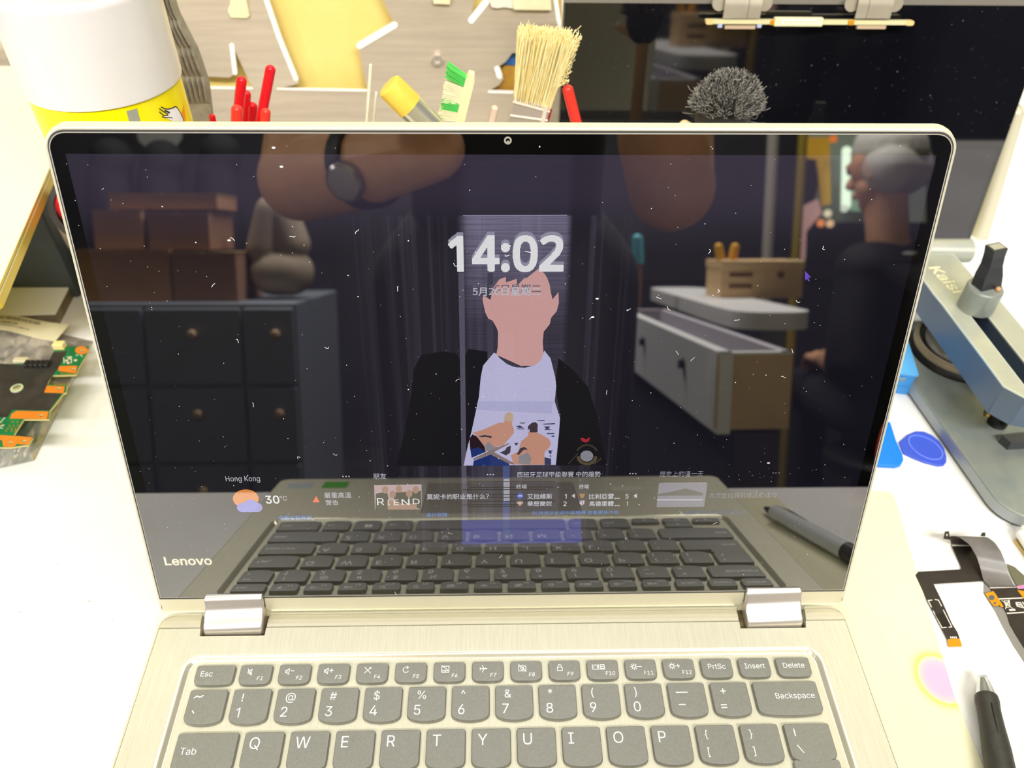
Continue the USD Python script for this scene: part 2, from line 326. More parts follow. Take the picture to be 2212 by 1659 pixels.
ICON = {
 'F1': spk(0, 0) + [[(-.3, 1.5), (1.9, -1.5)]], 'F2': spk(-.6, 0) + [[(1.6, .25), (3.1, .25)]], 'F3': spk(-.6, 0) + [[(1.6, .2), (3.2, .2)], [(2.4, 1.), (2.4, -.6)]],
 'F4': [[(0, 1.4), (2.8, -1.4)], [(0, -1.3), (2.2, .9)], ring(2.45, 1.15, .3), [(2.2, .9), (2.7, 1.4)]], 'F5': [ring(1.2, 0, 1.25, 50, 330), [(1.6, 1.6), (2.3, 1.1), (1.6, .5)]],
 'F6': [[(0, 1.4), (3.2, 1.4), (3.2, -1.4), (0, -1.4), (0, 1.4)], [(0, -.6), (3.2, -.6)], [(1.6, -.6), (1.6, -1.4)], [(0, 1.8), (2.6, -.4)]],
 'F7': [[(0, 0), (3, .05)], [(1.7, 0), (.9, 1.6)], [(1.7, 0), (.9, -1.6)], [(.2, 0), (-.1, .6)], [(.2, 0), (-.1, -.6)], [(1, .1), (2.8, .15)], [(1, -.1), (2.8, -.1)]],
 'F8': [[(0, 1), (.9, 1), (1.2, 1.4), (2, 1.4), (2.3, 1), (3.2, 1), (3.2, -1.3), (0, -1.3), (0, 1)], ring(1.6, -.1, .7), [(0, 1.8), (3.3, -1.6)]],
 'F9': [[(.2, .2), (2.4, .2), (2.4, -1.4), (.2, -1.4), (.2, .2)], ring(1.3, .7, .75, 200, -20) ],
 'F10': [[(-.8, 1), (1.4, 1), (1.4, -1), (-.8, -1), (-.8, 1)], [(-.2, .3), (-.2, -.2)], [(2, 1.3), (2, -1.2)], [(2.8, 1.1), (4.6, 1.1), (4.6, -.6), (2.8, -.6), (2.8, 1.1)], [(2.6, -1), (4.9, -1)], [(3.2, .3), (4.2, .3)]],
 'F11': sun(.8, 0) + [[(2.7, 0), (4.2, 0)]], 'F12': sun(.8, 0) + [[(2.7, 0), (4.3, 0)], [(3.5, .8), (3.5, -.8)]]}
XK, XE = -137.96, 137.4
YF0, YN0, YQ0, YA0, YZ0, YS0 = -26.0, -37.3, -56.1, -75.1, -94.1, -113.1
def legend_text(s, x, ytop, h, bold=0, align='l', slant=0):
    g = text2d(s, h, bold=bold); a0, b0, a1, b1 = g.bounds
    if slant: g = affinity.skew(g, xs=slant)
    dx = x - a0 if align == 'l' else (x - a1 if align == 'r' else x - (a0+a1)/2)
    return affinity.translate(g, dx, ytop - h)
def key(x0, x1, yb, hgt, legs, bulge=1.0, label=None, outline=None):
    o = key_outline(x0, x1, yb, yb - hgt, bulge) if outline is None else outline
    k = part(laptop, 'key', key_mesh(o), m_key, 35)
    legs = [g for g in legs if g is not None and not g.is_empty]
    if legs: part(k, 'legend', flat(unary_union(legs), KZ + .01), m_leg, False)
    return k
# function row
key(XK, -120.9, YF0, 9.0, [legend_text('Esc', XK + 2.4, YF0 - 2.7, 2.45)], .25)
for i in range(12):
    x = -118.44 + 17.19*i; nm = f'F{i+1}'
    ic = affinity.translate(stroke(ICON[nm], .3), x + (3.6 if i < 9 else 3.2), YF0 - 3.4)
    key(x, x + 14, YF0, 9.0, [ic, legend_text(nm, x + 8.2 if i < 9 else x + 12.3, YF0 - 5.5, 1.75, 0, 'l' if i < 9 else 'r', 10 if i < 9 else 0)], .25)
for i, nm in ((12, 'PrtSc'), (13, 'Insert'), (14, 'Delete')):
    x = -118.44 + 17.19*i; x1 = x + 14 if i < 14 else XE
    key(x, x1, YF0, 9.0, [legend_text(nm, (x + x1)/2, YF0 - 2.6, 2.4, 0, 'c')], .25)
# number row
for i, (a, b) in enumerate(zip("~!@#$%^&*()—+", "`1234567890-=")):
    x = XK + 19*i; bl = i in (0, 11, 12)
    ga = legend_text(a, x + 4.0, YN0 - 1.9, 3.6); gb = legend_text(b, x + 2.9, YN0 - 8.2, 4.3)
    if a == '—': ga = sbox(x + 3.2, YN0 - 4.6, x + 8.4, YN0 - 4.1); gb = sbox(x + 3.6, YN0 - 10.1, x + 6.6, YN0 - 9.6)
    if a == '~': ga = stroke([[(x + 2.4, YN0 - 3.6), (x + 3.4, YN0 - 2.8), (x + 4.8, YN0 - 3.4), (x + 6.0, YN0 - 2.6)]], .5); gb = stroke([[(x + 3.1, YN0 - 9.3), (x + 3.9, YN0 - 10.3)]], .5)
    key(x, x + 16.3, YN0, 14.4, [ga, gb])
key(XK + 19*13, XE, YN0, 14.4, [legend_text('Backspace', XE - 2.2, YN0 - 5.3, 2.5, 0, 'r')])
# Q row
xq = XK + 27.93
key(XK, xq - 2.7, YQ0, 15.4, [legend_text('Tab', XK + 2.6, YQ0 - 6.1, 2.8)])
for i, ch in enumerate('QWERTYUIOP'): key(xq + 19*i, xq + 19*i + 16.3, YQ0, 15.4, [legend_text(ch, xq + 19*i + 2.6, YQ0 - 2.3, 4.7)])
for i, (a, b) in ((10, '{['), (11, '}]')): key(xq + 19*i, xq + 19*i + 16.3, YQ0, 15.4, [legend_text(a, xq + 19*i + 3.4, YQ0 - 2.4, 3.2), legend_text(b, xq + 19*i + 3.4, YQ0 - 9.6, 3.2)])
xb = xq + 19*12
key(xb, XE, YQ0, 15.0, [sbox(xb + 3.6, YQ0 - 5.4, xb + 4.1, YQ0 - 2.2), stroke([[(xb + 3.6, YQ0 - 9.2), (xb + 5.4, YQ0 - 12.2)]], .45)], 1.2)
# A row
xa = xq + 4.85
key(XK, xa - 2.7, YA0, 15.4, [legend_text('Caps Lock', XK + 2.6, YA0 - 6, 2.5)])
for i, ch in enumerate('ASDFGHJKL'): key(xa + 19*i, xa + 19*i + 16.3, YA0, 15.4, [legend_text(ch, xa + 19*i + 2.6, YA0 - 2.3, 4.7)])
for i, (a, b) in ((9, ':;'), (10, '"\'')): key(xa + 19*i, xa + 19*i + 16.3, YA0, 15.4, [legend_text(a, xa + 19*i + 3.4, YA0 - 2.4, 3.2), legend_text(b, xa + 19*i + 3.4, YA0 - 9.6, 3.2)])
xe = xa + 19*11
_eo = Polygon([(xe, YA0), (xb + .2, YA0), (xb + .2, YA0 + 4.0), (XE, YA0 + 3.9), (XE, YA0 - 15.4), (xe, YA0 - 15.4)]).buffer(-1).buffer(1, quad_segs=3)
_ek = part(laptop, 'key', cat([prism(_eo, 12.95, 14.5), prism(_eo.buffer(-.3), 14.5, 14.75)]), m_key, False)
part(_ek, 'legend', flat(legend_text('Enter', XE - 2.4, YA0 - 6, 2.5, 0, 'r'), 14.76), m_leg, False)
# Z row
xz = xa + 9.6
key(XK, xz - 2.7, YZ0, 15.4, [legend_text('Shift', XK + 2.6, YZ0 - 6, 2.5)])
for i, ch in enumerate('ZXCVBNM'): key(xz + 19*i, xz + 19*i + 16.3, YZ0, 15.4, [legend_text(ch, xz + 19*i + 2.6, YZ0 - 2.3, 4.7)])
for i, (a, b) in ((7, '<,'), (8, '>.'), (9, '?/')): key(xz + 19*i, xz + 19*i + 16.3, YZ0, 15.4, [legend_text(a, xz + 19*i + 3.4, YZ0 - 2.4, 3.2), legend_text(b, xz + 19*i + 3.4, YZ0 - 9.6, 3.2)])
key(xz + 190, XE, YZ0, 15.4, [legend_text('Shift', XE - 2.4, YZ0 - 6, 2.5, 0, 'r')])
# space row
_win = unary_union([sbox(-84.6 + a, YS0 - 8 + b, -82.5 + a, YS0 - 6 + b) for a in (0, 2.4) for b in (0, 2.3)])
for x0, x1, t in ((XK, -112.8, 'Ctrl'), (-110, -94, 'Fn'), (-91.3, -75, None), (-72.3, -55.6, 'Alt'), (-53, 39.4, ''), (42, 59, 'Alt'), (61.7, 79, 'Ctrl')):
    lg = _win if t is None else (legend_text(t, x0 + 2.6, YS0 - 6, 2.5) if t else None)
    key(x0, x1, YS0, 15.4, [lg] if lg is not None else [], .4)
for x0, yb, pts in ((81.8, YS0 - 8, [(1, 0), (-.8, 1), (-.8, -1)]), (101, YS0 - 8, [(0, -1), (-1, .8), (1, .8)]), (101, YS0, [(0, 1), (-1, -.8), (1, -.8)]), (120, YS0 - 8, [(-1, 0), (.8, 1), (.8, -1)])):
    key(x0, x0 + 16.6, yb, 7.2, [affinity.translate(Polygon(pts), x0 + 8, yb - 3.6)], .2)
# stickers on the palm rest
part(laptop, 'sticker', prism(rrect(-128, -110, -213, -198, 1), ZD, ZD + .1), mat('sticker_green', '#4fae1c', .4), label='green sticker on the palm rest')
part(laptop, 'sticker', prism(rrect(-153, -135, -210, -198, 1), ZD, ZD + .1), mat('sticker_pale', '#b9c6c8', .4), label='pale sticker on the palm rest')
part(laptop, 'sticker', prism(rrect(78, 100, -196, -186, 1), ZD, ZD + .1), mat('sticker_cream', '#d8d8c4', .4), label='cream sticker on the palm rest')

# ---- lid ------------------------------------------------------------
def LW(uvw):      # (n,3) lid coordinates -> world
    q = np.asarray(uvw, float); return G0 + q[:, :1]*EX + q[:, 1:2]*V + q[:, 2:3]*NL
def lidm(m): m = m.copy(); m.vertices = LW(m.vertices); return m
def lid_loft(poly, zs):
    return loft(LWr(offset_loft(poly, zs)), False, False)
def LWr(rings): return [LW(r) for r in rings]
VT = 208.95
glass_o = rrect(-160.0, 160.0, 0, VT, 6.5, 8)
# keep the lower corners square-ish, as on the thing itself
glass_o = unary_union([glass_o, sbox(-160, 0, 160, 20)])
rim_o = unary_union([rrect(-161.6, 161.6, -4, VT + 1.7, 8.0, 8), sbox(-161.6, -7.6, 161.6, 20)])
rg = [LW(r) for r in offset_loft(rim_o, [(-1.1, -.35), (-.5, -.3), (0, -.5), (.25, -1.6), (.35, -1.8), (.30, -2.0), (.9, -3.2), (1.1, -5.0), (.6, -6.0), (-1.5, -6.6)])]
part(laptop, 'lid_shell', cat([loft(rg, False, False), lidm(prism(rim_o.buffer(-1.5), -6.6, -4)), ]), m_case_plain, 25)
part(laptop, 'gasket', lidm(prism(rim_o.buffer(-1.0).difference(glass_o.buffer(-.2)).intersection(sbox(-200, -.8, 200, 300)), -3, -.25)), m_rubber, False)
for x0, x1 in ((-160.4, -139.9), (-112.3, 113.1), (140.0, 160.4)):
    q = part(laptop, 'hinge_cover', lidm(prism(sbox(x0, -8.0, x1, -1.0), -3.6, -.15)), m_strip, False)
    part(q, 'cover_edge', lidm(prism(sbox(x0, -9.0, x1, -8.1), -3, -.3)), m_polish, False)
part(laptop, 'glass_edge', lidm(prism(glass_o.difference(glass_o.buffer(-.35)), -1.2, .02)), mat('glass_edge_grey', '#a9a498', .3), False)
glass = part(laptop, 'touch_glass', lidm(prism(glass_o.buffer(-.33), -1.2, 0)), m_glass, False)
DL, DR, DB, DT = -154.7, 154.7, 27.48, 201.48
# the lit LCD area: dark violet leakage, with the vertical smears and the bright band the fault leaves
def display_material():
    kz = V[2] * MM
    zt = lambda px: (G0[2] + luv(1106, px)[1] * V[2]) * MM
    xs = lambda px, py=520: luv(px, py)[0] * MM
    N = {'t': ('texture_coordinate', {}), 's': ('separate_xyz', {}), 'm1': ('mapping', {'scale': (260., 0., 2.2)}), 'n1': ('noise_texture', {'scale': 1.0, 'detail': 5.0, 'roughness': .7}),
         'm2': ('mapping', {'scale': (18., 0., 1500.)}), 'n2': ('noise_texture', {'scale': 1.0, 'detail': 3.0, 'roughness': .7}),
         'xa': ('map_range', {'range_type': 'smoothstep', 'from_min': xs(985), 'from_max': xs(1022)}), 'xb': ('map_range', {'range_type': 'smoothstep', 'from_min': xs(1238), 'from_max': xs(1218)}),
         'za': ('map_range', {'from_min': zt(700), 'from_max': zt(468), 'clamp': True}), 'zc': ('map_range', {'range_type': 'linear', 'from_min': zt(463.5), 'from_max': zt(467)}),
         'wx': ('map_range', {'range_type': 'smoothstep', 'from_min': xs(640), 'from_max': xs(1000)}), 'wy': ('map_range', {'range_type': 'smoothstep', 'from_min': xs(1420), 'from_max': xs(1240)}),
         'k1': ('math', {'math_type': 'multiply'}), 'k2': ('math', {'math_type': 'multiply'}), 'k3': ('math', {'math_type': 'multiply'}), 'k4': ('math', {'math_type': 'multiply'}),
         'k5': ('math', {'math_type': 'multiply'}), 'k6': ('math', {'math_type': 'multiply', 'value2': .5}), 'k7': ('math', {'math_type': 'multiply'}), 'k8': ('math', {'math_type': 'add'}), 'za2': ('math', {'math_type': 'multiply_add', 'value2': .85, 'value3': .15}),
         'st': ('map_range', {'from_min': .5, 'from_max': 1.0, 'clamp': True}), 'ln': ('map_range', {'from_min': .3, 'from_max': .7, 'to_min': .45, 'to_max': 1.25}),
         'mixb': ('mix_color', {'a': (.0205, .0165, .030), 'b': (.165, .145, .225)}), 'hz': ('mix_color', {'b': (.013, .0125, .0185)}),
         'vz': ('map_range', {'range_type': 'smoothstep', 'from_min': zt(340), 'from_max': zt(640)}),
         'p': ('principled_bsdf', {'base_color': (.002, .002, .002), 'roughness': .015, 'ior': SCREEN_IOR, 'emission_strength': 1.0})}
    Lk = [('t.object', 's.vector'), ('t.object', 'm1.vector'), ('m1.vector', 'n1.vector'), ('t.object', 'm2.vector'), ('m2.vector', 'n2.vector'), ('s.x', 'xa.value'), ('s.x', 'xb.value'), ('s.z', 'za.value'), ('s.z', 'zc.value'),
          ('s.x', 'wx.value'), ('s.x', 'wy.value'), ('xa.result', 'k1.value1'), ('xb.result', 'k1.value2'), ('za.result', 'za2.value1'), ('k1.value', 'k2.value1'), ('za2.value', 'k2.value2'), ('n2.fac', 'ln.value'), ('k2.value', 'k3.value1'), ('ln.result', 'k3.value2'),
          ('n1.fac', 'st.value'), ('wx.result', 'k4.value1'), ('wy.result', 'k4.value2'), ('k4.value', 'k5.value1'), ('st.result', 'k5.value2'), ('k5.value', 'k6.value1'), ('k3.value', 'k8.value1'), ('k6.value', 'k8.value2'), ('zc.result', 'k7.value2'), ('k8.value', 'k7.value1'),
          ('s.z', 'vz.value'), ('vz.result', 'hz.fac'), ('hz.result', 'mixb.a'), ('k7.value', 'mixb.fac'), ('mixb.result', 'p.emission_color')]
    # zc keeps the smears below the row where the fault starts
    N['zc'] = ('map_range', {'from_min': zt(463), 'from_max': zt(468), 'to_min': .06, 'to_max': 1.0, 'clamp': True})
    N['hz'] = ('mix_color', {'a': (.0265, .0205, .036), 'b': (.0050, .0044, .0085)}); N['vz'] = ('map_range', {'range_type': 'smoothstep', 'from_min': zt(400), 'from_max': zt(560)})
    N['hk'] = ('math', {'math_type': 'multiply'}); N['hm'] = ('mix_color', {'b': (.0165, .0140, .0215)})
    Lk.remove(('hz.result', 'mixb.a')); Lk += [('k4.value', 'hk.value1'), ('vz.result', 'hk.value2'), ('hk.value', 'hm.fac'), ('hz.result', 'hm.a'), ('hm.result', 'mixb.a')]
    return usdkit.material(stage, '/World/Looks/display_leakage', N, Lk, 'p.BSDF')
display = part(laptop, 'display', lidm(prism(sbox(DL, DB, DR, DT), .005, .02)), display_material(), False, label='lit panel area with violet leakage and vertical smears')
def P2(pts): return Polygon([luv(*p) for p in pts]).buffer(0)
def Z(pts, ox, oy, k): return [(ox + k*x, oy + k*y) for x, y in pts]
def scr(name, g, m, w=.03, label=None):
    return part(display, name, lidm(prism(g.intersection(sbox(DL, DB, DR, DT)), w, w + .01)), m, False, label=label)
def scr_text(name, s, x0, x1, yt, yb, m, cjk=False, bold=0, w=.06, ghost=True):
    a, b = luv(x0, yb), luv(x1, yt); g = text2d(s, 5, cjk, bold); g = fit(g, a[0], b[0], a[1], b[1])
    scr(name, g, m, w); return g
E_white = emis('lit_white', (.72, .72, .74), 1, .12); E_text = emis('lit_text', (.52, .52, .58), 1, .2); E_dim = emis('lit_text_dim', (.20, .20, .25), 1, .3); E_ghost = emis('lit_ghost', (.13, .12, .17), 1, .3)
E_blue = emis('lit_link_blue', (.07, .22, .60), 1, .25)
E_skin = emis('lit_skin', (.56, .31, .30), 1, .1); E_neck = emis('lit_neck', (.50, .27, .25), 1, .1); E_shirt = emis('lit_shirt', (.47, .45, .66), 1, .14)
E_jack = emis('lit_jacket', (.0065, .006, .0085), 1, 0); E_jean = emis('lit_jeans', (.05, .055, .22), 1, .15)
kz1 = lambda p: Z(p, 900, 440, .1989); kz2 = lambda p: Z(p, 840, 740, .22604); kz6 = lambda p: Z(p, 980, 860, .11754)
scr('jacket_shape', P2(kz2([(310, 120), (500, 85), (640, 100), (690, 180), (700, 1180), (70, 1180), (140, 900), (200, 600), (240, 250)])), E_jack, .025)
scr('jacket_shape', P2(kz2([(1620, 150), (1760, 260), (1900, 420), (1990, 700), (2080, 1170), (1600, 1175), (1640, 720), (1590, 420)])), E_jack, .025)
scr('jacket_shape', P2(kz2([(775, 905), (860, 520), (878, 330), (900, 220), (1000, 95), (760, 60), (700, 180), (705, 1178), (725, 1175)])), emis('lit_jacket_inner', (.008, .0075, .012), 1, .2), .025)
scr('smear_column', P2([(990, 589), (1003, 589), (1007, 1000), (1012, 1172), (999, 1172), (994, 800)]), emis('lit_smear', (.095, .085, .125), 1, .25), .028)
scr('smear_column', P2([(1053, 589), (1065, 589), (1065, 1172), (1053, 1172)]), emis('lit_smear_faint', (.055, .05, .08), 1, .25), .028)
scr('figure_head', P2(kz1([(970, 795), (970, 855), (1088, 815), (1088, 890), (1180, 800), (1185, 815), (1325, 703), (1390, 760), (1415, 800), (1445, 880), (1455, 950), (1475, 1040), (1540, 960), (1545, 1080), (1520, 1170), (1460, 1240), (1445, 1310), (1380, 1390),
    (1370, 1500), (1378, 1620), (1378, 1700), (1310, 1760), (1130, 1760), (865, 1640), (880, 1560), (885, 1400), (870, 1350), (825, 1270), (780, 1250), (745, 1180), (715, 1040), (725, 990), (800, 1045), (840, 900), (900, 820)])), E_skin, .032)
shirt = P2(kz2([(1005, 95), (900, 220), (878, 330), (860, 520), (790, 850), (775, 905), (740, 1050), (715, 1175), (1595, 1168), (1625, 870), (1635, 720), (1585, 560), (1600, 420), (1590, 330), (1545, 150), (1485, 75), (1475, 110), (1450, 170), (1400, 215), (1300, 240), (1200, 235), (1130, 205), (1060, 150), (1030, 110)]))
scr('figure_shirt', shirt, E_shirt, .036)
scr('shirt_band', P2(kz2([(855, 560), (1580, 560), (1560, 600), (1560, 680), (845, 640)])), emis('lit_shirt_band', (.40, .39, .60), 1, .14), .04)
scr('printed_figure', P2(kz6([(345, 640), (560, 570), (740, 490), (830, 455), (930, 445), (935, 330), (980, 270), (1040, 265), (1090, 310), (1085, 400), (1070, 480), (1105, 560), (1105, 640), (1040, 720), (980, 790), (900, 880), (740, 890), (640, 830), (540, 870), (400, 790), (440, 700)])), emis('lit_print_skin', (.50, .25, .18), 1, .12), .044)
scr('printed_head', P2(kz6([(935, 400), (940, 310), (980, 262), (1040, 258), (1100, 310), (1085, 400), (1060, 440)])), emis('lit_print_hair_fair', (.48, .34, .24), 1, .12), .048)
scr('printed_figure', P2(kz6([(1360, 620), (1420, 620), (1560, 640), (1650, 690), (1750, 750), (1790, 830), (1740, 930), (1670, 990), (1665, 1222), (1300, 1225), (1100, 1215), (1050, 1050), (1180, 980), (1240, 790), (1370, 690)])), emis('lit_print_skin', 0), .044)
scr('printed_head', P2(kz6([(1360, 590), (1370, 510), (1440, 450), (1500, 435), (1545, 480), (1540, 630), (1400, 630), (1390, 560)])), emis('lit_print_hair_dark', (.055, .035, .045), 1, .2), .048)
scr('printed_table', P2(kz6([(355, 1110), (680, 960), (1000, 830), (1060, 820), (740, 990), (1100, 1190), (1120, 1225), (1010, 1200), (680, 1035), (375, 1140)])), emis('lit_print_table', (.22, .16, .16), 1, .12), .05)
scr('printed_shorts', P2(kz6([(560, 880), (640, 800), (740, 890), (860, 900), (640, 985), (590, 960)])), emis('lit_print_grey', (.24, .22, .24), 1, .12), .049)
scr('printed_shorts', P2(kz6([(1200, 1060), (1360, 1000), (1430, 1100), (1400, 1222), (1190, 1200)])), emis('lit_print_grey', 0), .049)
scr('printed_jeans', P2(kz6([(290, 740), (345, 665), (420, 700), (560, 880), (590, 985), (330, 1095), (300, 900)])), emis('lit_print_brown', (.020, .008, .014), 1, .2), .0495)
scr('printed_jeans', P2(kz6([(310, 940), (460, 900), (590, 985), (330, 1095)])), emis('lit_print_blue', (.012, .03, .15), 1, .2), .0505)
scr('printed_jeans', P2(kz6([(370, 1150), (680, 1035), (1010, 1200), (1030, 1240), (355, 1240)])), emis('lit_print_blue', 0), .0505)
scr('printed_jeans', P2(kz6([(1670, 1085), (1790, 1110), (1790, 1225), (1670, 1225)])), emis('lit_print_navy', (.04, .045, .10), 1, .2), .0505)
scr('printed_shoe', P2(kz6([(840, 1005), (940, 960), (980, 900), (1050, 870), (1040, 1000), (960, 1055), (900, 1020)])), emis('lit_print_shoe', (.045, .035, .06), 1, .2), .0515)
scr('printed_shoe', P2(kz6([(1160, 1030), (1230, 910), (1300, 895), (1365, 950), (1290, 945), (1200, 1040)])), emis('lit_print_shoe', 0), .0515)
scr('printed_strap', P2(kz6([(450, 690), (560, 675), (700, 700), (690, 735), (600, 710), (480, 715)])), emis('lit_print_shoe', 0), .0515)
scr('printed_caption', unary_union([P2(kz6(p)) for p in ([(1200, 450), (1325, 450), (1300, 465), (1230, 465)], [(1135, 515), (1220, 500), (1245, 520), (1290, 540), (1200, 545)], [(1155, 560), (1310, 560), (1300, 572), (1170, 572)], [(1645, 470), (1860, 458), (1860, 480), (1650, 485)],
    [(1650, 520), (1775, 520), (1740, 560), (1815, 580), (1660, 582), (1700, 550)], [(1705, 640), (1850, 640), (1850, 662), (1720, 662)], [(1795, 690), (1855, 685), (1850, 710), (1800, 710)], [(1735, 960), (1830, 960), (1790, 985), (1805, 1010), (1770, 1030), (1800, 1080), (1760, 1070), (1775, 1030), (1750, 1000)], [(1110, 820), (1195, 820), (1150, 878)], [(1535, 405), (1675, 400), (1670, 415), (1540, 420)])]), emis('lit_print_navy', 0), .052)
# clock, date and their double image
g14 = text2d('14:02', 20, bold=3); (ax, ay_), (bx, by_) = luv(970, 588), luv(1220, 508)
scr('clock_ghost', affinity.translate(fit(g14, ax, bx, ay_, by_), 0, 1.35), emis('lit_ghost_clock', (.30, .28, .38), 1, .3), .058)
scr('clock_digits', fit(g14, ax, bx, ay_, by_), E_white, .062)
scr_text('date_ghost', '5月26日星期二', 1021, 1169, 614, 633, E_ghost, True, 1, .058); scr_text('date_text', '5月26日星期二', 1021, 1169, 620, 639, E_text, True, 1, .064)
scr('trouser_shape', P2([(997, 1124), (1255, 1121), (1255, 1140), (1257, 1166), (1256, 1172), (996, 1176), (1000, 1160)]), E_jean, .03)
scr('label_strip', P2([(1088, 1034), (1101, 1034), (1101, 1082), (1088, 1084)]), emis('lit_label', (.32, .32, .38), 1, .2), .04); scr('label_strip', P2([(1086, 1000), (1101, 1000), (1101, 1172), (1086, 1172)]), emis('lit_print_blue_strip', (.06, .08, .22), 1, .2), .035)
scr('emblem_mark', P2([(1253, 946), (1260, 946), (1266, 949), (1275, 944), (1272, 953), (1265, 956), (1257, 953)]), emis('lit_red', (.35, .02, .03), 1, .1), .05)
scr('emblem_seal', Polygon([luv(1267.5 + 14*math.cos(t), 985 + 12*math.sin(t)) for t in np.linspace(0, 2*math.pi, 20)]), emis('lit_seal_grey', (.23, .23, .27), 1, .2), .05)
scr('emblem_wreath', Polygon([luv(1268 + 22*math.cos(t), 988 + 17*math.sin(t)) for t in np.linspace(-.2, math.pi + .2, 16)] + [luv(1268 + 15*math.cos(t), 986 + 13*math.sin(t)) for t in np.linspace(math.pi, 0, 14)]), emis('lit_wreath', (.09, .065, .035), 1, .2), .048)
scr('emblem_ring', unary_union([LineString([luv(1268 + 24*math.cos(t), 985 + 24*math.sin(t)) for t in np.linspace(-2.6, -.5, 10)]).buffer(.35), LineString([luv(1228, 1002), luv(1248, 980)]).buffer(.2), LineString([luv(1284, 1002), luv(1298, 990)]).buffer(.3)]), emis('lit_ring', (.05, .045, .03), 1, .2), .048)
cur = [(1739, 585), (1739, 606), (1743, 602), (1746, 608), (1749, 606), (1746, 600), (1752, 599)]
scr('cursor', P2(cur), emis('lit_cursor', (.16, .07, .55), 1, .2), .05)
# lock-screen cards
T = scr_text
T('place_text', 'Hong Kong', 489, 560.5, 1028, 1043, E_text); T('temperature_text', '30', 575, 602, 1070, 1088, E_white, False, 2); T('unit_text', '°C', 605, 619, 1071, 1081, E_text)
scr('sun_icon', Polygon([luv(531 + 28*math.cos(t), 1077 + 20*math.sin(t)) for t in np.linspace(0, 2*math.pi, 26)]), emis('lit_orange', (.75, .26, .06), 1, .25), .05)
scr('cloud_icon', unary_union([Polygon([luv(x + a*math.cos(t), y + b*math.sin(t)) for t in np.linspace(0, 2*math.pi, 22)]) for x, y, a, b in ((524, 1096, 12, 10), (541, 1091, 15, 12), (556, 1096, 11, 10))] + [P2([(524, 1096), (556, 1096), (556, 1106), (524, 1106)])]), emis('lit_cloud', (.26, .26, .62), 1, .12), .056)
scr('warning_icon', P2([(683, 1071), (691, 1085), (675, 1085)]), emis('lit_warning', (.75, .12, .05), 1, .1), .05)
T('alert_text', '嚴重高溫', 701, 758, 1063, 1076, E_text, True); T('alert_text', '警告', 704, 730.5, 1080, 1091, E_text, True); T('card_link', '查看完整預測', 603, 672.6, 1113, 1124, E_blue, True)
T('card_title', '朋友', 806.6, 834, 1022, 1035, E_text, True); T('question_text', '莫妮卡的职业是什么？', 922, 1056, 1066, 1079, E_text, True, 1); T('card_link', '進行測驗', 921, 966, 1107, 1117, E_blue, True)
T('card_title', '西班牙足球甲級聯賽 中的趨勢', 1117, 1298, 1018, 1031, E_text, True); T('card_subtitle', '終場', 1115, 1138, 1046, 1056, E_text, True); T('card_subtitle', '終場', 1250.7, 1272.4, 1046, 1056, E_text, True)
for s, x0, x1, yt, yb in (('艾拉維斯', 1139, 1193, 1066, 1078), ('華歷簡奴', 1139, 1192.5, 1082, 1093.5), ('比利亞雷', 1272, 1326, 1066, 1078), ('馬德里體', 1272, 1326, 1082, 1093.5)): T('team_text', s, x0, x1, yt, yb, E_text, True, 1)
for s, x0, x1, yt, yb in (('1', 1219.5, 1224, 1067, 1077), ('2', 1217, 1224, 1083, 1093), ('5', 1351, 1358, 1067, 1077), ('1', 1353, 1356.5, 1083, 1093)): T('score_text', s, x0, x1, yt, yb, E_white)
scr('winner_arrow', P2([(1234.5, 1071), (1242, 1066), (1242, 1076)]), E_text, .06); scr('winner_arrow', P2([(1368, 1071), (1375.7, 1066), (1375.7, 1076)]), E_text, .06)
def dots(px): return unary_union([Point(luv(x, y)).buffer(.32) for x, y in px])
scr('menu_dots', dots([(741, 1029), (747.5, 1029), (754, 1029)]), E_text, .06); scr('menu_dots', dots([(1053, 1025), (1059, 1025), (1065.5, 1025)]), E_text, .06)
scr('menu_dots', dots([(1361, 1023), (1367, 1023), (1373.5, 1023)]), E_text, .06); scr('menu_dots', dots([(1670, 1021.5), (1676, 1021.5), (1682.5, 1021.5)]), E_dim, .06)
scr('text_ellipsis', dots([(1329, 1076.5), (1333, 1076.5), (1337, 1076.5), (1329, 1092), (1333, 1092), (1337, 1092)]), E_text, .06)
def disc(x, y, a, b): return Polygon([luv(x + a*math.cos(t), y + b*math.sin(t)) for t in np.linspace(0, 2*math.pi, 18)])
E_cb, E_co, E_cy, E_cr = emis('lit_crest_blue', (.05, .10, .55), 1, .1), emis('lit_crest_orange', (.45, .28, .18), 1, .1), emis('lit_crest_gold', (.35, .20, .03), 1, .1), emis('lit_crest_red', (.40, .05, .10), 1, .1)
scr('team_crest', disc(1123.4, 1071, 7, 6.2), E_cb, .05); scr('team_crest_bar', P2([(1119, 1069.5), (1128, 1069.5), (1128, 1072.5), (1119, 1072.5)]), E_text, .056)
scr('team_crest', P2([(1116, 1081), (1120, 1083), (1123, 1081), (1126, 1083), (1130, 1081), (1130, 1087), (1123, 1093), (1116, 1087)]), E_co, .05); scr('team_crest_bar', disc(1123, 1086, 3, 2.6), E_text, .056)
scr('team_crest', P2([(1252, 1066), (1257, 1067), (1263, 1066), (1262, 1072), (1257, 1077), (1253, 1072)]), E_cy, .05); scr('team_crest_bar', disc(1257, 1071, 2.4, 2), E_cr, .056)
scr('team_crest', P2([(1251.5, 1081), (1262.5, 1081), (1262, 1088), (1257, 1092), (1252, 1088)]), E_text, .05); scr('team_crest_bar', P2([(1257, 1081), (1259, 1081), (1259, 1090), (1257, 1091)]), E_cr, .056); scr('team_crest_bar', P2([(1251.5, 1081), (1256, 1081), (1252.5, 1086)]), E_cb, .056)
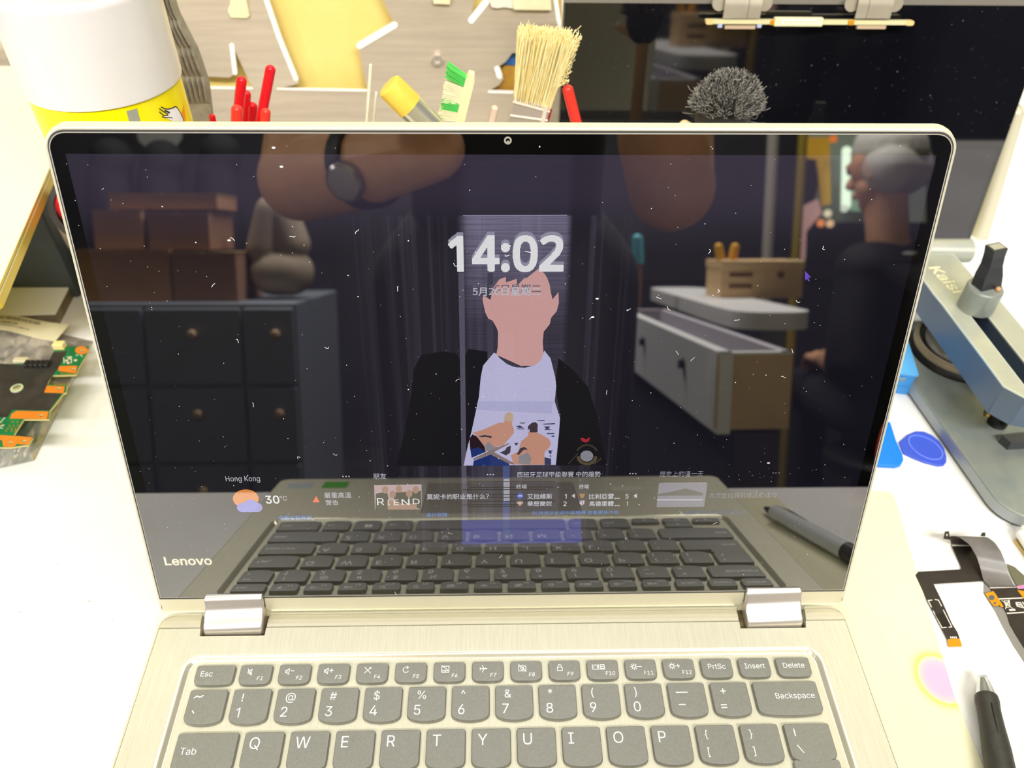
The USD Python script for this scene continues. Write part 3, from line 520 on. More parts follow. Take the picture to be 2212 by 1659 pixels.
T('card_link', '到 西班牙足球甲級聯賽 查看更多內容', 1149, 1337, 1102, 1112, E_blue, True); T('card_title', '歷史上的這一天', 1424, 1520, 1017, 1030, E_dim, True)
T('history_text', '北京至拉薩航線試航成功', 1531, 1678, 1063, 1076, E_dim, True); T('card_link', '查看更多今天在歷史上的', 1478, 1609, 1102, 1111, emis('lit_link_dim', (.03, .08, .22), 1, .3), True)
# the two card pictures: plain coloured stand-ins of their size
scr('card_picture', P2([(808, 1048), (910.5, 1046), (911, 1100), (810, 1101)]), emis('lit_picture_pink', (.42, .30, .33), 1, .15), .04)
scr('picture_patch', unary_union([P2(p) for p in ([(812, 1066), (836, 1062), (845, 1101), (811, 1101)], [(852, 1064), (880, 1062), (884, 1088), (850, 1090)], [(884, 1062), (909, 1060), (911, 1100), (886, 1094)])]), emis('lit_picture_dark', (.02, .02, .022), 1, .1), .045)
scr('picture_patch', unary_union([disc(x, y, 7, 8) for x, y in ((832, 1058), (848, 1068), (862, 1056), (884, 1066), (898, 1058))] + [P2([(836, 1082), (852, 1080), (872, 1090), (900, 1086), (900, 1099), (838, 1101)])]), emis('lit_picture_tan', (.30, .17, .13), 1, .1), .048)
for s, x0, x1, yt, yb in (('R', 815, 829, 1076, 1091), ('I', 838, 841, 1079, 1091), ('E', 851, 861, 1079, 1091), ('N', 868, 884, 1078, 1091), ('D', 892, 906, 1077, 1089)): T('picture_letter', s, x0, x1, yt, yb, E_white, False, 0, .056)
scr('card_picture', rrect(luv(1418, 1095)[0], luv(1521, 1095)[0], luv(1470, 1095)[1], luv(1470, 1043)[1], .6), emis('lit_picture_grey', (.18, .17, .24), 1, .3), .04)
scr('picture_patch', P2([(1422, 1067), (1440, 1064), (1460, 1060), (1480, 1055), (1500, 1060), (1518, 1065), (1518, 1070), (1422, 1071)]), emis('lit_picture_shade', (.06, .055, .07), 1, .3), .045); scr('picture_patch', P2([(1419, 1078), (1518, 1078), (1518, 1081), (1419, 1081)]), emis('lit_picture_pale', (.40, .39, .50), 1, .3), .045)
scr('fault_line', unary_union([P2([(1000, 465), (1225, 464), (1225, 465.8), (1000, 466.8)])]), emis('lit_fault_line', (.30, .28, .40), 1, .1), .05)
scr('fault_row', unary_union([P2([(x0, y), (x1, y - .6), (x1, y + .8), (x0, y + 1.4)]) for y, x0, x1 in ((1040, 1010, 1200), (1052, 1015, 1195), (1057, 1000, 1180), (1068, 1015, 1120), (1074, 1005, 1110), (1082, 1015, 1200), (1090, 1000, 1120), (1094, 1010, 1115))]), emis('lit_fault_row', (.001, .001, .0015), 1, 0), .057)
# maker's name, camera and dust on the glass
(lx0, ly0), (lx1, ly1) = luv(357, 1221.5), luv(455.5, 1202)
part(glass, 'brand_lettering', lidm(prism(fit(text2d('Lenovo', 5, bold=3), lx0, lx1, ly0, ly1), .02, .04)), mat('brand_print', '#e9e3cd', .5), False, label='printed maker\'s name on the lower bezel')
cx_, cy_ = luv(1097, 303.5)
part(glass, 'camera_lens', lidm(cat([prism(Point(cx_, cy_).buffer(1.35).difference(Point(cx_, cy_).buffer(.75)), .02, .05), prism(Point(cx_, cy_ - .5).buffer(.45), .02, .05)])), mat('camera_ring', '#9a9688', .4), False)
m_dust = mat('dust_white', '#e8e6e0', .9)
ds = []
for _ in range(420):
    u, v = rng.uniform(-157, 157), rng.uniform(4, 206) if rng.random() < .4 else rng.triangular(4, 60, 206)
    ds.append(Point(u, v).buffer(rng.choice([.10, .13, .17, .24], p=[.42, .33, .18, .07]), quad_segs=2))
for px, py in ((591, 319), (608, 360), (495, 519), (1280, 685), (1290, 645), (1660, 1000)): ds.append(affinity.scale(Point(luv(px, py)).buffer(.45, quad_segs=3), 1.5, .8))
for px, py in [(497, 515), (1283, 683), (968, 1150), (1083, 1198), (1540, 1132), (852, 1278), (1475, 1110)] + [(rng.uniform(400, 1800), rng.uniform(500, 1000)) for _ in range(26)]:
    a = rng.uniform(0, 6.28); p = [np.array(luv(px, py))]
    for _ in range(4): a += rng.normal(0, .7); p.append(p[-1] + .55*np.array([math.cos(a), math.sin(a)]))
    ds.append(LineString(p).buffer(.09, quad_segs=1))
part(glass, 'dust', lidm(prism(unary_union(ds), .07, .085)), m_dust, False, kind='stuff')

# ================================================================== ON THE BENCH, RIGHT OF THE LAPTOP
def A(px, z): return [tuple(az(u, v, z)[:2]) for u, v in px]
def curves(parent, name, strands, width, mats_, label=None, kind='stuff'):
    pp = str(parent.GetPath()); path = numbered(pp + '/' + name); base = _base[pp]
    cv = UsdGeom.BasisCurves.Define(stage, path); cv.CreateTypeAttr('cubic'); cv.CreateBasisAttr('catmullRom'); cv.CreateWrapAttr('pinned')
    pts = np.vstack(strands) - base
    cv.CreatePointsAttr([Gf.Vec3f(*[float(x) * MM for x in p]) for p in pts]); cv.CreateCurveVertexCountsAttr([len(s) for s in strands])
    cv.CreateWidthsAttr([float(width) * MM]); cv.SetWidthsInterpolation('constant')
    UsdShade.MaterialBindingAPI.Apply(cv.GetPrim()).Bind(mats_); _base[path] = base
    return tags(cv.GetPrim(), label, kind=kind)

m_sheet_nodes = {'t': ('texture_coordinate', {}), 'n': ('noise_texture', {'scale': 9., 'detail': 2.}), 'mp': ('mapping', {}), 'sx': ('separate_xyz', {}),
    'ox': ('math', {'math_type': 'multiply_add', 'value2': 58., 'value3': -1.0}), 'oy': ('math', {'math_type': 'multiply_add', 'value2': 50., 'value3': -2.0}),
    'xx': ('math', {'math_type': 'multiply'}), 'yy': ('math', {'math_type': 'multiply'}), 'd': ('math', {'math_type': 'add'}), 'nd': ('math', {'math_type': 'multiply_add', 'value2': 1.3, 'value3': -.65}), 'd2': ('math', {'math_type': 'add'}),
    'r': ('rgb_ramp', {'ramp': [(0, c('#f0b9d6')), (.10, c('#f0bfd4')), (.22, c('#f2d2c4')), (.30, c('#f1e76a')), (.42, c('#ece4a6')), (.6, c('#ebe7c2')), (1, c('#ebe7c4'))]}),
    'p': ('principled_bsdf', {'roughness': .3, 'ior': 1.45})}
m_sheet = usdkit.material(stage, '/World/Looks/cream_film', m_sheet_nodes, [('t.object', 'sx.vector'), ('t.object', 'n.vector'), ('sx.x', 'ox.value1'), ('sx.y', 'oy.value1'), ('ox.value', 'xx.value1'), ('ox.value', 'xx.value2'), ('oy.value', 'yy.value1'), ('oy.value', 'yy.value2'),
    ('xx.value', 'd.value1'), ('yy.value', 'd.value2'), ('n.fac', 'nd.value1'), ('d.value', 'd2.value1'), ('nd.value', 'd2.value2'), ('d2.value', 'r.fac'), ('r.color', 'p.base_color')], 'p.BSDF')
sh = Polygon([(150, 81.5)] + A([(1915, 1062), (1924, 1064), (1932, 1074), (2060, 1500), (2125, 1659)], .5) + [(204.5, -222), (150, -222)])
single('plastic_sheet', prism(sh, .02, .7), m_sheet, 'cream plastic film sheet with a pink and yellow spot, lying right of the laptop', 'plastic sheet', False)  # pink spot ringed with yellow, mixed into the sheet colour

# --- retractable pen at the lower right
m_black_grip = mat('grip_black_rubber', '#35342f', .45, col2='#3d3c37', scale=400)
m_clear = mat('clear_plastic', '#f4f6f4', .08, transmission_weight=.85, ior=1.45)
def pen(p_tip, p_end, label, mirror_style=False):
    p_tip, p_end = np.array(p_tip, float), np.array(p_end, float); d = unit(p_end - p_tip)
    t = thing('ballpoint_pen', label, 'pen', (p_tip + p_end)/2 * [1, 1, 0])
    at = lambda s: p_tip + d*s
    if not mirror_style:
        part(t, 'tip_cone', lathe([(0, 0), (1.9, .2), (2.1, 1.2), (3.0, 4), (3.9, 8), (4.1, 9.3), (4.1, 9.4), (0, 9.4)], p_tip, d, 28), m_clear, 30, 'clear ribbed tip')
        part(t, 'refill', lathe([(0, 1), (.5, 1), (.9, 4), (1.4, 9)], p_tip, d, 12), mat('refill_metal', '#8a8a84', .3, .8))
        part(t, 'grip', lathe([(4.3, 9.4), (4.7, 9.9), (5.0, 12), (4.7, 17), (5.0, 24), (5.7, 34), (5.9, 46), (5.9, 60), (0, 60)], p_tip, d, 36), m_black_grip, 40)
        side = unit(np.cross(d, [0, 0, 1])); up = np.cross(side, d)
        part(t, 'grip_groove', tube([at(s) + up*(4.88 + .02*(s-14) - .15) + side*.6 for s in np.linspace(15.5, 34, 6)], .35, 6), mat('groove_dark', '#1c1b19', .6))
        part(t, 'barrel', lathe([(0, 60), (5.5, 60), (5.2, 100), (4.8, 132), (0, 133)], p_tip, d, 28), mat('barrel_clear_grey', '#cfd2d2', .15))
    else:
        part(t, 'tip_cone', lathe([(0, 0), (1.2, .3), (3.4, 9), (3.6, 10), (0, 10)], p_tip, d, 24), m_black_grip)
        part(t, 'barrel', lathe([(3.9, 10), (4.2, 14), (4.4, 74), (4.2, 76), (0, 76)], p_tip, d, 28), mat('barrel_milky', '#d7d8d6', .12, transmission_weight=.4))
        part(t, 'end_cap', lathe([(3.8, 76), (3.8, 85), (3.2, 87), (0, 87)], p_tip, d, 24), m_black_grip)
        up = np.array([0, 0, 1.0]); part(t, 'clip', tube([at(12) + up*5.2, at(28) + up*6.4, at(44) + up*5.6, at(50) + up*4.2], 1.0, 8), m_black_grip)
    return t
a, b = az(2122, 1461, 6), az(2161, 1662, 6.5)
pen(a, a + unit(b - a)*133, 'black-gripped retractable pen with clear tip at the lower right edge')
q0, q1 = rzp(1652, 1097, 4.5), rzp(1838, 1195, 4.5)
pen(q0, q0 + unit(q1 - q0)*87, 'milky pen with black ends on the cream sheet, mirrored in the display', True)

# --- phone repair clamp (base plate, slotted arm, suction cup, knob with handle)
m_anod = mat('clamp_grey_anodised', '#88928f', .42, .35, col2='#9a9f96', scale=45); m_anod_top = mat('clamp_arm_grey', '#c3c4b0', .40, .35, col2='#b7bab0', scale=40); m_side = mat('clamp_side_blue_grey', '#5d6c80', .35, .4)
m_blackr = mat('suction_black_rubber', '#191919', .4); m_mirror_disc = mat('suction_disc_grey', '#aeaaa4', .25, .2, col2='#8d8a86', scale=60); m_brass = mat('brass', '#c9a24a', .3, .9)
BL0, BL1 = az(1976, 835, 10), az(2138, 1061, 10); bd = unit((BL1 - BL0) * [1, 1, 0]); bn = np.array([-bd[1], bd[0], 0]); bn = bn if bn[0] > 0 else -bn
clamp = thing('repair_clamp', 'grey metal phone-repair clamp with slotted arm at the right edge', 'clamp', tuple(BL1 * [1, 1, 0]))
Lb = np.linalg.norm((az(2212, 1117, 10) - BL0)[:2]); e0 = BL0 - bd*62; e1 = BL1 + bd*22
bp = Polygon([e0[:2], e1[:2], (e1 + bn*95)[:2], (e0 + bn*95)[:2]]).buffer(-20).buffer(20, quad_segs=8)
part(clamp, 'base_plate', prism(bp, 2.2, 9.0), mat('clamp_base_side', '#a3a9ab', .4, .3)); part(clamp, 'base_top', bevelled(bp.buffer(-.2), 9.0, 10.0, .7), m_anod, 30); part(clamp, 'base_pad', prism(bp.buffer(-1.5), .02, 2.2), m_blackr, False)
ZA = 57
al0, al1 = az(2019, 634, ZA), az(2143, 800, ZA); ad = unit((al1 - al0)*[1, 1, 0]); an = np.array([-ad[1], ad[0], 0]); an = an if an[0] > 0 else -an
tip = az(2205, 872, ZA); o_ = al0 - ad*2
def AP(s, t): return (o_ + ad*s + an*t)[:2]
Wd = float(np.dot(az(2212, 711, ZA) - o_, an)); s_in = float(np.dot(az(2095, 690, ZA) - o_, ad)); wl = float(np.dot(az(2188, 800, ZA) - o_, an)); wr = float(np.dot(az(2125, 673, ZA) - o_, an)); Ls = float(np.dot(tip - o_, ad))
# arm outline: wide head at the hinge, two bars with a long slot between them, closed round end
head = Polygon([az(1995, 548, ZA)[:2], az(2060, 548, ZA)[:2], AP(14, Wd*.9), AP(14, 0), az(2017, 634, ZA)[:2], az(1985, 590, ZA)[:2]])
bars = Polygon([AP(0, 0), AP(Ls - 14, 0), AP(Ls - 4, Wd*.2), AP(Ls, Wd*.5), AP(Ls - 4, Wd*.8), AP(Ls - 14, Wd), AP(0, Wd)]).buffer(-3).buffer(3)
slot = Polygon([AP(s_in - 16, wl), AP(Ls - 12, wl), AP(Ls - 12, wr), AP(s_in - 16, wr)]).buffer(-1.2).buffer(1.2)
arm_p = unary_union([head, bars]).buffer(1).buffer(-1).difference(slot)
part(clamp, 'arm', prism(arm_p, ZA - 21, ZA - 1), m_side, False); part(clamp, 'arm_top', prism(arm_p.buffer(-.3), ZA - 1, ZA), m_anod_top, False); part(clamp, 'arm_edge', prism(arm_p.difference(arm_p.buffer(-.5)), ZA - 1, ZA + .05), mat('arm_edge_pale', '#dbe4de', .3, .4), False)
hg0 = az(2052, 556, 52); part(clamp, 'hinge_barrel', rod(hg0 + [-28, 8, 0], hg0 + [16, 8, 0], 8, n=20), m_anod_top); part(clamp, 'hinge_post', box(hg0[0]-26, hg0[0]+12, hg0[1]+2, hg0[1]+14, 9.5, 46, 1), m_side)
kc = az(2106, 665, ZA); kc = kc + [0, 0, 0]
part(clamp, 'knob', lathe([(0, 0), (10, 0), (10.2, 1), (10.2, 15), (9.6, 16), (0, 16)], kc, n=36), m_anod, 30)
hx = unit([.80, .25, 0]); hy = np.array([-hx[1], hx[0], 0]); hb = kc + [.5, 1, 16]; ht = ay(2153, 533, hb[1] + 6)
def rect_ring(o, w, d): return np.array([o + hx*w + hy*d, o - hx*w + hy*d, o - hx*w - hy*d, o + hx*w - hy*d])
part(clamp, 'handle', loft([rect_ring(hb, 7.4, 4.2), rect_ring(hb + (ht-hb)*.30, 6.6, 3.9), rect_ring(hb + (ht-hb)*.55, 4.9, 3.5), rect_ring(hb + (ht-hb)*.8, 4.6, 3.4), rect_ring(ht, 5.0, 3.6)]), mat('handle_black_plastic', '#2d2f33', .35), False)
part(clamp, 'handle_end', loft([rect_ring(ht, 3.9, 2.5) + [0, 0, .05], rect_ring(ht, 3.9, 2.5) + [0, 0, .3]]), mat('handle_end_grey', '#a8a692', .6), False)
part(clamp, 'glue_blob', trimesh.creation.icosphere(2, 1.6).apply_translation(hb + [4.5, -5, 1]), mat('glue_orange', '#c79a6d', .5))
part(clamp, 'spindle', rod(kc*[1, 1, 0] + [0, 0, 24], kc, 5, n=20), m_blackr)
_w = [az(1977, 745, 14)[:2], az(2040, 799, 14)[:2], az(2095, 815, 14)[:2]]
def circum(a, b, c_):
    M_ = np.array([[b[0]-a[0], b[1]-a[1]], [c_[0]-a[0], c_[1]-a[1]]]); r_ = .5*np.array([b@b - a@a, c_@c_ - a@a]); o = np.linalg.solve(M_, r_); return o, np.linalg.norm(o - a)
so, sr = circum(*[np.array(p) for p in _w]); sr = min(max(sr, 24), 34); so = np.array([kc[0] - 1, kc[1] - 2]) if np.linalg.norm(so - kc[:2]) > 30 else so
part(clamp, 'suction_cup', lathe([(0, 10.5), (sr+2, 10.5), (sr+1.5, 12), (sr, 14), (sr, 18.5), (sr-2.2, 19), (sr-2.6, 17), (0, 17)], (so[0], so[1], 0), n=56), m_blackr, 30)
part(clamp, 'suction_rim', lathe([(sr+.2, 14.5), (sr+.5, 15), (sr+.5, 17.6), (sr-.3, 18.8), (sr-2.0, 19.1)], (so[0], so[1], 0), n=56), mat('suction_rim_tan', '#a5977e', .4), 40)
part(clamp, 'suction_disc', lathe([(0, 17.1), (sr-6, 17.1), (sr-6.2, 18.2), (0, 18.6)], (so[0], so[1], 0), n=48), m_mirror_disc)
part(clamp, 'suction_lever', tube([(so[0]+2, so[1]-2, 19), (so[0]+6, so[1]-10, 24), (so[0]+10, so[1]-16, 26)], [2.2, 1.8, 1.5], 8), mat('lever_chrome', '#bdb8b4', .2, .8))
th = az(2155, 905, 16); part(clamp, 'screw_post', rod(th*[1, 1, 0] + [3, 2, 10], th*[1, 1, 0] + [3, 2, ZA-20], 5.5, n=16), m_blackr)
sb = az(2140, 893, 16); part(clamp, 'thumb_screw', cat([rod(sb + [-1, 1, 0], sb + [9, -3, 0], 1.5, n=12), rod(sb + [-2.5, 1.4, 0], sb + [-.5, .8, 0], 3.0, n=12)]), m_brass)
sb2 = az(2203, 909, 16); part(clamp, 'thumb_screw', rod(sb2, sb2 + [6, -1, 0], 1.6, n=12), m_brass)
part(clamp, 'side_block', prism(Polygon(A([(2165, 940), (2260, 930), (2260, 952), (2185, 957)], 16)), 10.0, 16), mat('clamp_block_dark', '#4d4f52', .4, .3), False)
# maker's lettering along the arm
g = text2d('Kaisi', 5.6, bold=2); x0, y0, x1, y1 = g.bounds
k0, k1 = az(2005, 578, ZA)[:2], az(2060, 634, ZA)[:2]; kd = unit(k1 - k0); ku = np.array([-kd[1], kd[0]]); ku = ku if ku[0] > 0 else -ku; sc = np.linalg.norm(k1 - k0) / (x1 - x0)
g = affinity.affine_transform(affinity.translate(g, -x0, 0), [kd[0]*sc, ku[0]*1.35, kd[1]*sc, ku[1]*1.35, k0[0], k0[1]])
part(clamp, 'brand_lettering', prism(g, ZA + .02, ZA + .15), mat('lettering_cream', '#f2ebc2', .5), False)

# --- blue things
m_blue = mat('blue_box_plastic', '#3f96e0', .3); m_blue_l = mat('blue_lid_plastic', '#62b4f2', .3)
b0, b1 = az(1966, 854, 0), None; hbx = float(ay(1984, 811, b0[1])[2]); tl = az(1969, 762, hbx); tr = az(1984, 810, hbx)
ed = unit((tl - tr)*[1, 1, 0]); es = np.array([-ed[1], ed[0], 0]); es = es if es[0] < 0 else -es
def quadbox(o, u_, v_, lu, lv, z0, z1, r=.8): return prism(Polygon([o[:2], (o + u_*lu)[:2], (o + u_*lu + v_*lv)[:2], (o + v_*lv)[:2]]).buffer(-r).buffer(r, quad_segs=3), z0, z1)
bb = thing('storage_box', 'small blue plastic box standing behind the right side of the display', 'box', tuple(b0*[1, 1, 0]))
part(bb, 'box_base', quadbox(tr, ed, es, 34, 44, .02, hbx*.36), m_blue); part(bb, 'box_body', quadbox(tr + es*.4 + ed*.4, ed, es, 33, 43, hbx*.37, hbx - 1.4), m_blue); part(bb, 'box_lid', quadbox(tr - es*.3 - ed*.3, ed, es, 34.6, 44.6, hbx - 1.4, hbx), m_blue_l)
lc = ay(1950, 817, tr[1]); part(bb, 'latch', box(lc[0]-2.2, lc[0]+1.8, lc[1]-.7, lc[1]+.3, lc[2]-2, lc[2]+.2, .3), mat('latch_grey', '#7e9296', .4))
single('pry_card', bevelled(Polygon(A([(1922, 905), (1936, 950), (1950, 981), (1952, 993), (1947, 1002), (1936, 1006), (1896, 1004), (1880, 960)], 2.4)).buffer(-1).buffer(1, quad_segs=3), .02, 2.4, .6), mat('pry_blue', '#1785ee', .35), 'bright blue triangular plastic pry card beside the lid, right side', 'pry tool')
pk = thing('opening_pick', 'royal blue teardrop opening pick lying left of the clamp base', 'opening pick', tuple(az(1997, 968, 0)))
pkp = Polygon(A([(1942, 954), (1959, 939), (1978, 930.5), (1996, 931), (2014, 939), (2030, 952), (2040, 967), (2045, 985), (2045, 997), (2039, 1004), (2026, 1005), (1997, 997.5), (1973, 988), (1952, 978)], 1.4)).buffer(-1).buffer(1, quad_segs=4)
m_pick = mat('pick_blue', '#4a66e0', .3, transmission_weight=.15)
part(pk, 'blade', bevelled(pkp, .02, 1.3, .5), m_pick)
el = Polygon([tuple(az(1999 + 39*math.cos(t)*.97 + 14*math.sin(t)*.3, 967 + 24*math.sin(t) + 17*math.cos(t)*.75, 1.4)[:2]) for t in np.linspace(0, 2*math.pi, 30)])
part(pk, 'raised_ring', prism(el.difference(el.buffer(-.7)), 1.3, 1.75), mat('pick_blue_light', '#7690f4', .25), False)

# --- flex cable and its connectors
m_fpc = mat('flex_black', '#2b2521', .38, col2='#352e29', scale=120); m_fpc_g = mat('flex_grey', '#5f5a54', .35, col2='#6b655d', scale=150); m_gold = mat('flex_gold', '#e3a01d', .3, .35); m_ink = mat('flex_print', '#efe7d6', .6)
fx = thing('flex_cable', 'black flexible display cable with gold connectors at the right edge', 'flex cable', tuple(az(2080, 1270, 0)))
part(fx, 'cable_band', prism(Polygon(A([(1977, 1243), (1983, 1236), (2074, 1231), (2076, 1226), (2056, 1180), (2054, 1174), (2110, 1172), (2130, 1215), (2136, 1255), (2016, 1262), (2037, 1305), (2056, 1348), (2068, 1367), (2074, 1384), (2048, 1386), (2024, 1340), (2006, 1305)], .6)), .72, .95), m_fpc, False)
part(fx, 'band_line', prism(Polygon(A([(2056, 1176), (2110, 1176), (2110, 1179.5), (2057, 1179.5)], 1)), .95, 1.0), m_ink, False)
part(fx, 'gold_contact', prism(Polygon(A([(2047, 1381), (2073, 1379.5), (2078, 1396), (2049, 1397)], 1)), .73, 1.15), m_gold, False)
part(fx, 'print_marks', prism(unary_union([LineString(A(l, 1)).buffer(.22) for l in ([(2013, 1296), (2005, 1297), (2012, 1311)], [(2020, 1295), (2027, 1296), (2034, 1309)], [(2016, 1320), (2035, 1356), (2044, 1355)], [(2038, 1318), (2056, 1354), (2050, 1355)])] + [Polygon(A([(u, 1375), (u+2.6, 1375), (u+3.6, 1379), (u+1, 1379)], 1)) for u in (2052, 2056, 2060, 2064)]), .95, .99), m_ink, False, kind='stuff')
part(fx, 'chip', prism(Polygon(A([(2020, 1328), (2036, 1325), (2050, 1350), (2035, 1353)], 1)), .95, 1.5), mat('chip_dark', '#25201c', .25), False)
lft = [((2054, 1158), 12.5), ((2062, 1158), 13.0), ((2075, 1162), 12.5), ((2095, 1177), 11), ((2110, 1203), 8.2), ((2118, 1228), 4.6), ((2124, 1253), 2.0), ((2139, 1269), 1.1)]
rgt = [((2126, 1160), 12.5), ((2134, 1161), 13.0), ((2149, 1172), 12.5), ((2162, 1191), 11), ((2172, 1216), 8.2), ((2178, 1241), 4.6), ((2190, 1264), 2.0), ((2196, 1268), 1.1)]
l3 = np.array([az(*p, z) for p, z in lft]); r3 = np.array([az(*p, z) for p, z in rgt])
def resample(p, n):
    t = np.concatenate([[0], np.cumsum(np.linalg.norm(np.diff(p, axis=0), axis=1))]); s = np.linspace(0, t[-1], n); from_ = [np.interp(s, t, p[:, k]) for k in range(3)]; return np.stack(from_, 1)
def ribbon(l, r, th=.25, n=26):
    l, r = resample(l, n), resample(r, n); t = np.gradient((l + r)/2, axis=0); w = r - l; nn = np.cross(t, w); nn /= np.linalg.norm(nn, axis=1, keepdims=True)
    return loft([np.array([l[i] + nn[i]*th/2, r[i] + nn[i]*th/2, r[i] - nn[i]*th/2, l[i] - nn[i]*th/2]) for i in range(n)])
part(fx, 'curled_ribbon', ribbon(l3, r3), m_fpc_g, 40, 'grey ribbon curling over itself')
part(fx, 'ribbon_underside', ribbon(np.array([az(2054, 1158, 12.5), az(2052, 1163, 10.5), az(2053, 1170, 6), az(2055, 1176, 1.2)]), np.array([az(2118, 1160, 12.3), az(2112, 1166, 10.3), az(2110, 1172, 6), az(2110, 1178, 1.2)])), m_fpc, 40)
part(fx, 'latch_loop', prism(Polygon(A([(2038, 1163), (2041, 1149), (2049, 1148), (2051, 1160), (2056, 1160), (2056, 1166)], 9)).difference(Polygon(A([(2042.5, 1159), (2044, 1152), (2048, 1152), (2048, 1159)], 9))), 8.6, 9.4), m_fpc, False)
part(fx, 'latch_tab', prism(Polygon(A([(2118, 1157), (2121, 1151), (2128, 1151), (2128, 1158)], 12)), 11.6, 12.4), m_fpc, False)
part(fx, 'cable_margin', prism(Polygon(A([(2126, 1255), (2142, 1268), (2166, 1312), (2176, 1326), (2184, 1350), (2212, 1398), (2240, 1440), (2240, 1470), (2190, 1395), (2165, 1350), (2150, 1320), (2125, 1280)], .5)), .05, .3), mat('flex_margin_grey', '#8d8982', .3), False)
body = Polygon(A([(2138, 1269), (2153, 1294), (2167, 1311), (2175, 1325), (2182, 1348), (2195, 1371), (2212, 1398), (2260, 1460), (2300, 1300), (2260, 1262), (2196, 1267)], .8))
part(fx, 'cable_body', prism(body, .3, .9), m_fpc, False)
part(fx, 'body_line', prism(unary_union([LineString(A(l, .9)).buffer(.28) for l in ([(2139, 1270), (2196, 1268)], [(2158, 1294), (2222, 1291)], [(2176, 1325), (2226, 1322)])]), .9, .96), m_ink, False, kind='stuff')
part(fx, 'gold_tab', prism(Polygon(A([(2128, 1282), (2142, 1278), (2144, 1277), (2148, 1280), (2168, 1311), (2162, 1311), (2158, 1306), (2157, 1309), (2147, 1309), (2142, 1304)], 1.1)), .95, 1.3), m_gold, False); part(fx, 'gold_tab', prism(Polygon(A([(2197, 1275), (2212, 1277), (2240, 1300), (2225, 1310)], 1.1)), .95, 1.3), m_gold, False)
part(fx, 'tab_hole', prism(Polygon([tuple(az(2142 + 6.5*math.cos(t), 1291 + 5.5*math.sin(t), 1.3)[:2]) for t in np.linspace(0, 6.28, 16)]), 1.3, 1.36), mat('tab_hole_grey', '#5d6064', .4), False); part(fx, 'tab_hole', prism(Polygon([tuple(az(2149 + 3*math.cos(t), 1303 + 2.6*math.sin(t), 1.3)[:2]) for t in np.linspace(0, 6.28, 12)]), 1.3, 1.36), mat('tab_hole_grey', 0), False)
W_ = lambda u, v: tuple(az(2163 + u, 1296 + v, .9)[:2])
part(fx, 'bin_symbol', prism(unary_union([LineString([W_(*p) for p in l]).buffer(.16) for l in ([(1, 1), (24, 18)], [(17, 0), (9, 19)], [(6, 2), (17, 2), (19, 15), (11, 16), (6, 2)], [(9, 6), (17, 6)], [(10, 10), (18, 10)])] + [Polygon([W_(16, 20), (W_(29, 19)), W_(31, 23), W_(18, 24)])]), .9, .95), m_ink, False, label='crossed-out bin symbol', kind='stuff')
part(fx, 'recognition_mark', prism(unary_union([LineString(A(l, .9)).buffer(.3) for l in ([(2197, 1309), (2207, 1312)], [(2195, 1302), (2204, 1302), (2211, 1313)], [(2195, 1302), (2196, 1306), (2206, 1307)], [(2209, 1301), (2215, 1309), (2222, 1310), (2218, 1300)])]), .9, .95), m_ink, False, kind='stuff')
part(fx, 'clear_tail', prism(Polygon(A([(2174, 1219), (2191, 1226), (2212, 1245), (2240, 1270), (2212, 1270), (2196, 1267), (2184, 1246)], .5)), .95, 1.1), mat('flex_tail_olive', '#6b6a55', .25), False); part(fx, 'tail_stain', prism(Polygon(A([(2195, 1267), (2212, 1264), (2226, 1268), (2216, 1272), (2198, 1273)], .8)), 1.1, 1.16), mat('flex_magenta', '#d287b4', .4), False)
# --- connector lead at the frame's right edge
ld = thing('cable_lead', 'white cable ends with a brass plate at the far right edge', 'cable', tuple(az(2210, 1160, 0)))
part(ld, 'white_wire', rod(az(2201, 1146, 5), az(2260, 1240, 5), 2.8, True, n=14), mat('wire_white', '#f4f2ea', .4)); part(ld, 'white_wire', rod(az(2209, 1135, 6.5), az(2275, 1225, 6.5), 2.8, True, n=14), mat('wire_white', 0))
part(ld, 'brass_plate', prism(Polygon(A([(2192, 1166), (2212, 1152), (2255, 1190), (2222, 1205)], 2)), .02, 1.8), mat('plate_brass', '#c9b47a', .35, .6), False)

# ================================================================== ON THE BENCH, LEFT OF THE LAPTOP
m_cream = mat('cream_lid_paint', '#ebe9cf', .4, col2='#e6e4c8', scale=300); m_goldedge = mat('gold_edge_metal', '#d9c462', .3, .45)
nt = thing('closed_laptop', 'closed cream laptop with gold edge raised above the circuit board, upper left', 'laptop', (-420, 260, 0))
r0, r1 = az(103, 371, 110), az(0, 611, 110); rd = unit((r0 - r1)*[1, 1, 0]); far = r0 + rd*((402 - r0[1])/rd[1]); near = r1 - rd*12
npoly = Polygon([far[:2], near[:2], (near[0]-330, near[1]-8), (far[0]-330, 402)]).buffer(-4).buffer(4)
part(nt, 'lid_top', bevelled(npoly, 108, 110, .4), m_cream); part(nt, 'lid_edge', prism(npoly.buffer(.15).difference(npoly.buffer(-1)), 108, 109.7), m_goldedge, False)
part(nt, 'hinge_gap', prism(npoly.buffer(-1.0), 107.3, 108), mat('gap_dark', '#7a7048', .6), False); part(nt, 'base_edge_line', prism(npoly.buffer(.1), 106.7, 107.3), mat('gold_pale', '#fbf6d6', .3, .3), False); part(nt, 'base_body', prism(npoly, 101, 106.7), m_goldedge, False)
single('support_box', box(-600, -300, 262, 385, .02, 100.9, 2), mat('support_box_dark', '#3d454a', .6, col2='#474f54', scale=20), 'dark blue-grey box holding up the closed cream laptop', 'box')
wb = Polygon(A([(140, 569), (157, 603), (118, 677), (-40, 682), (-70, 600), (60, 574)], 10))
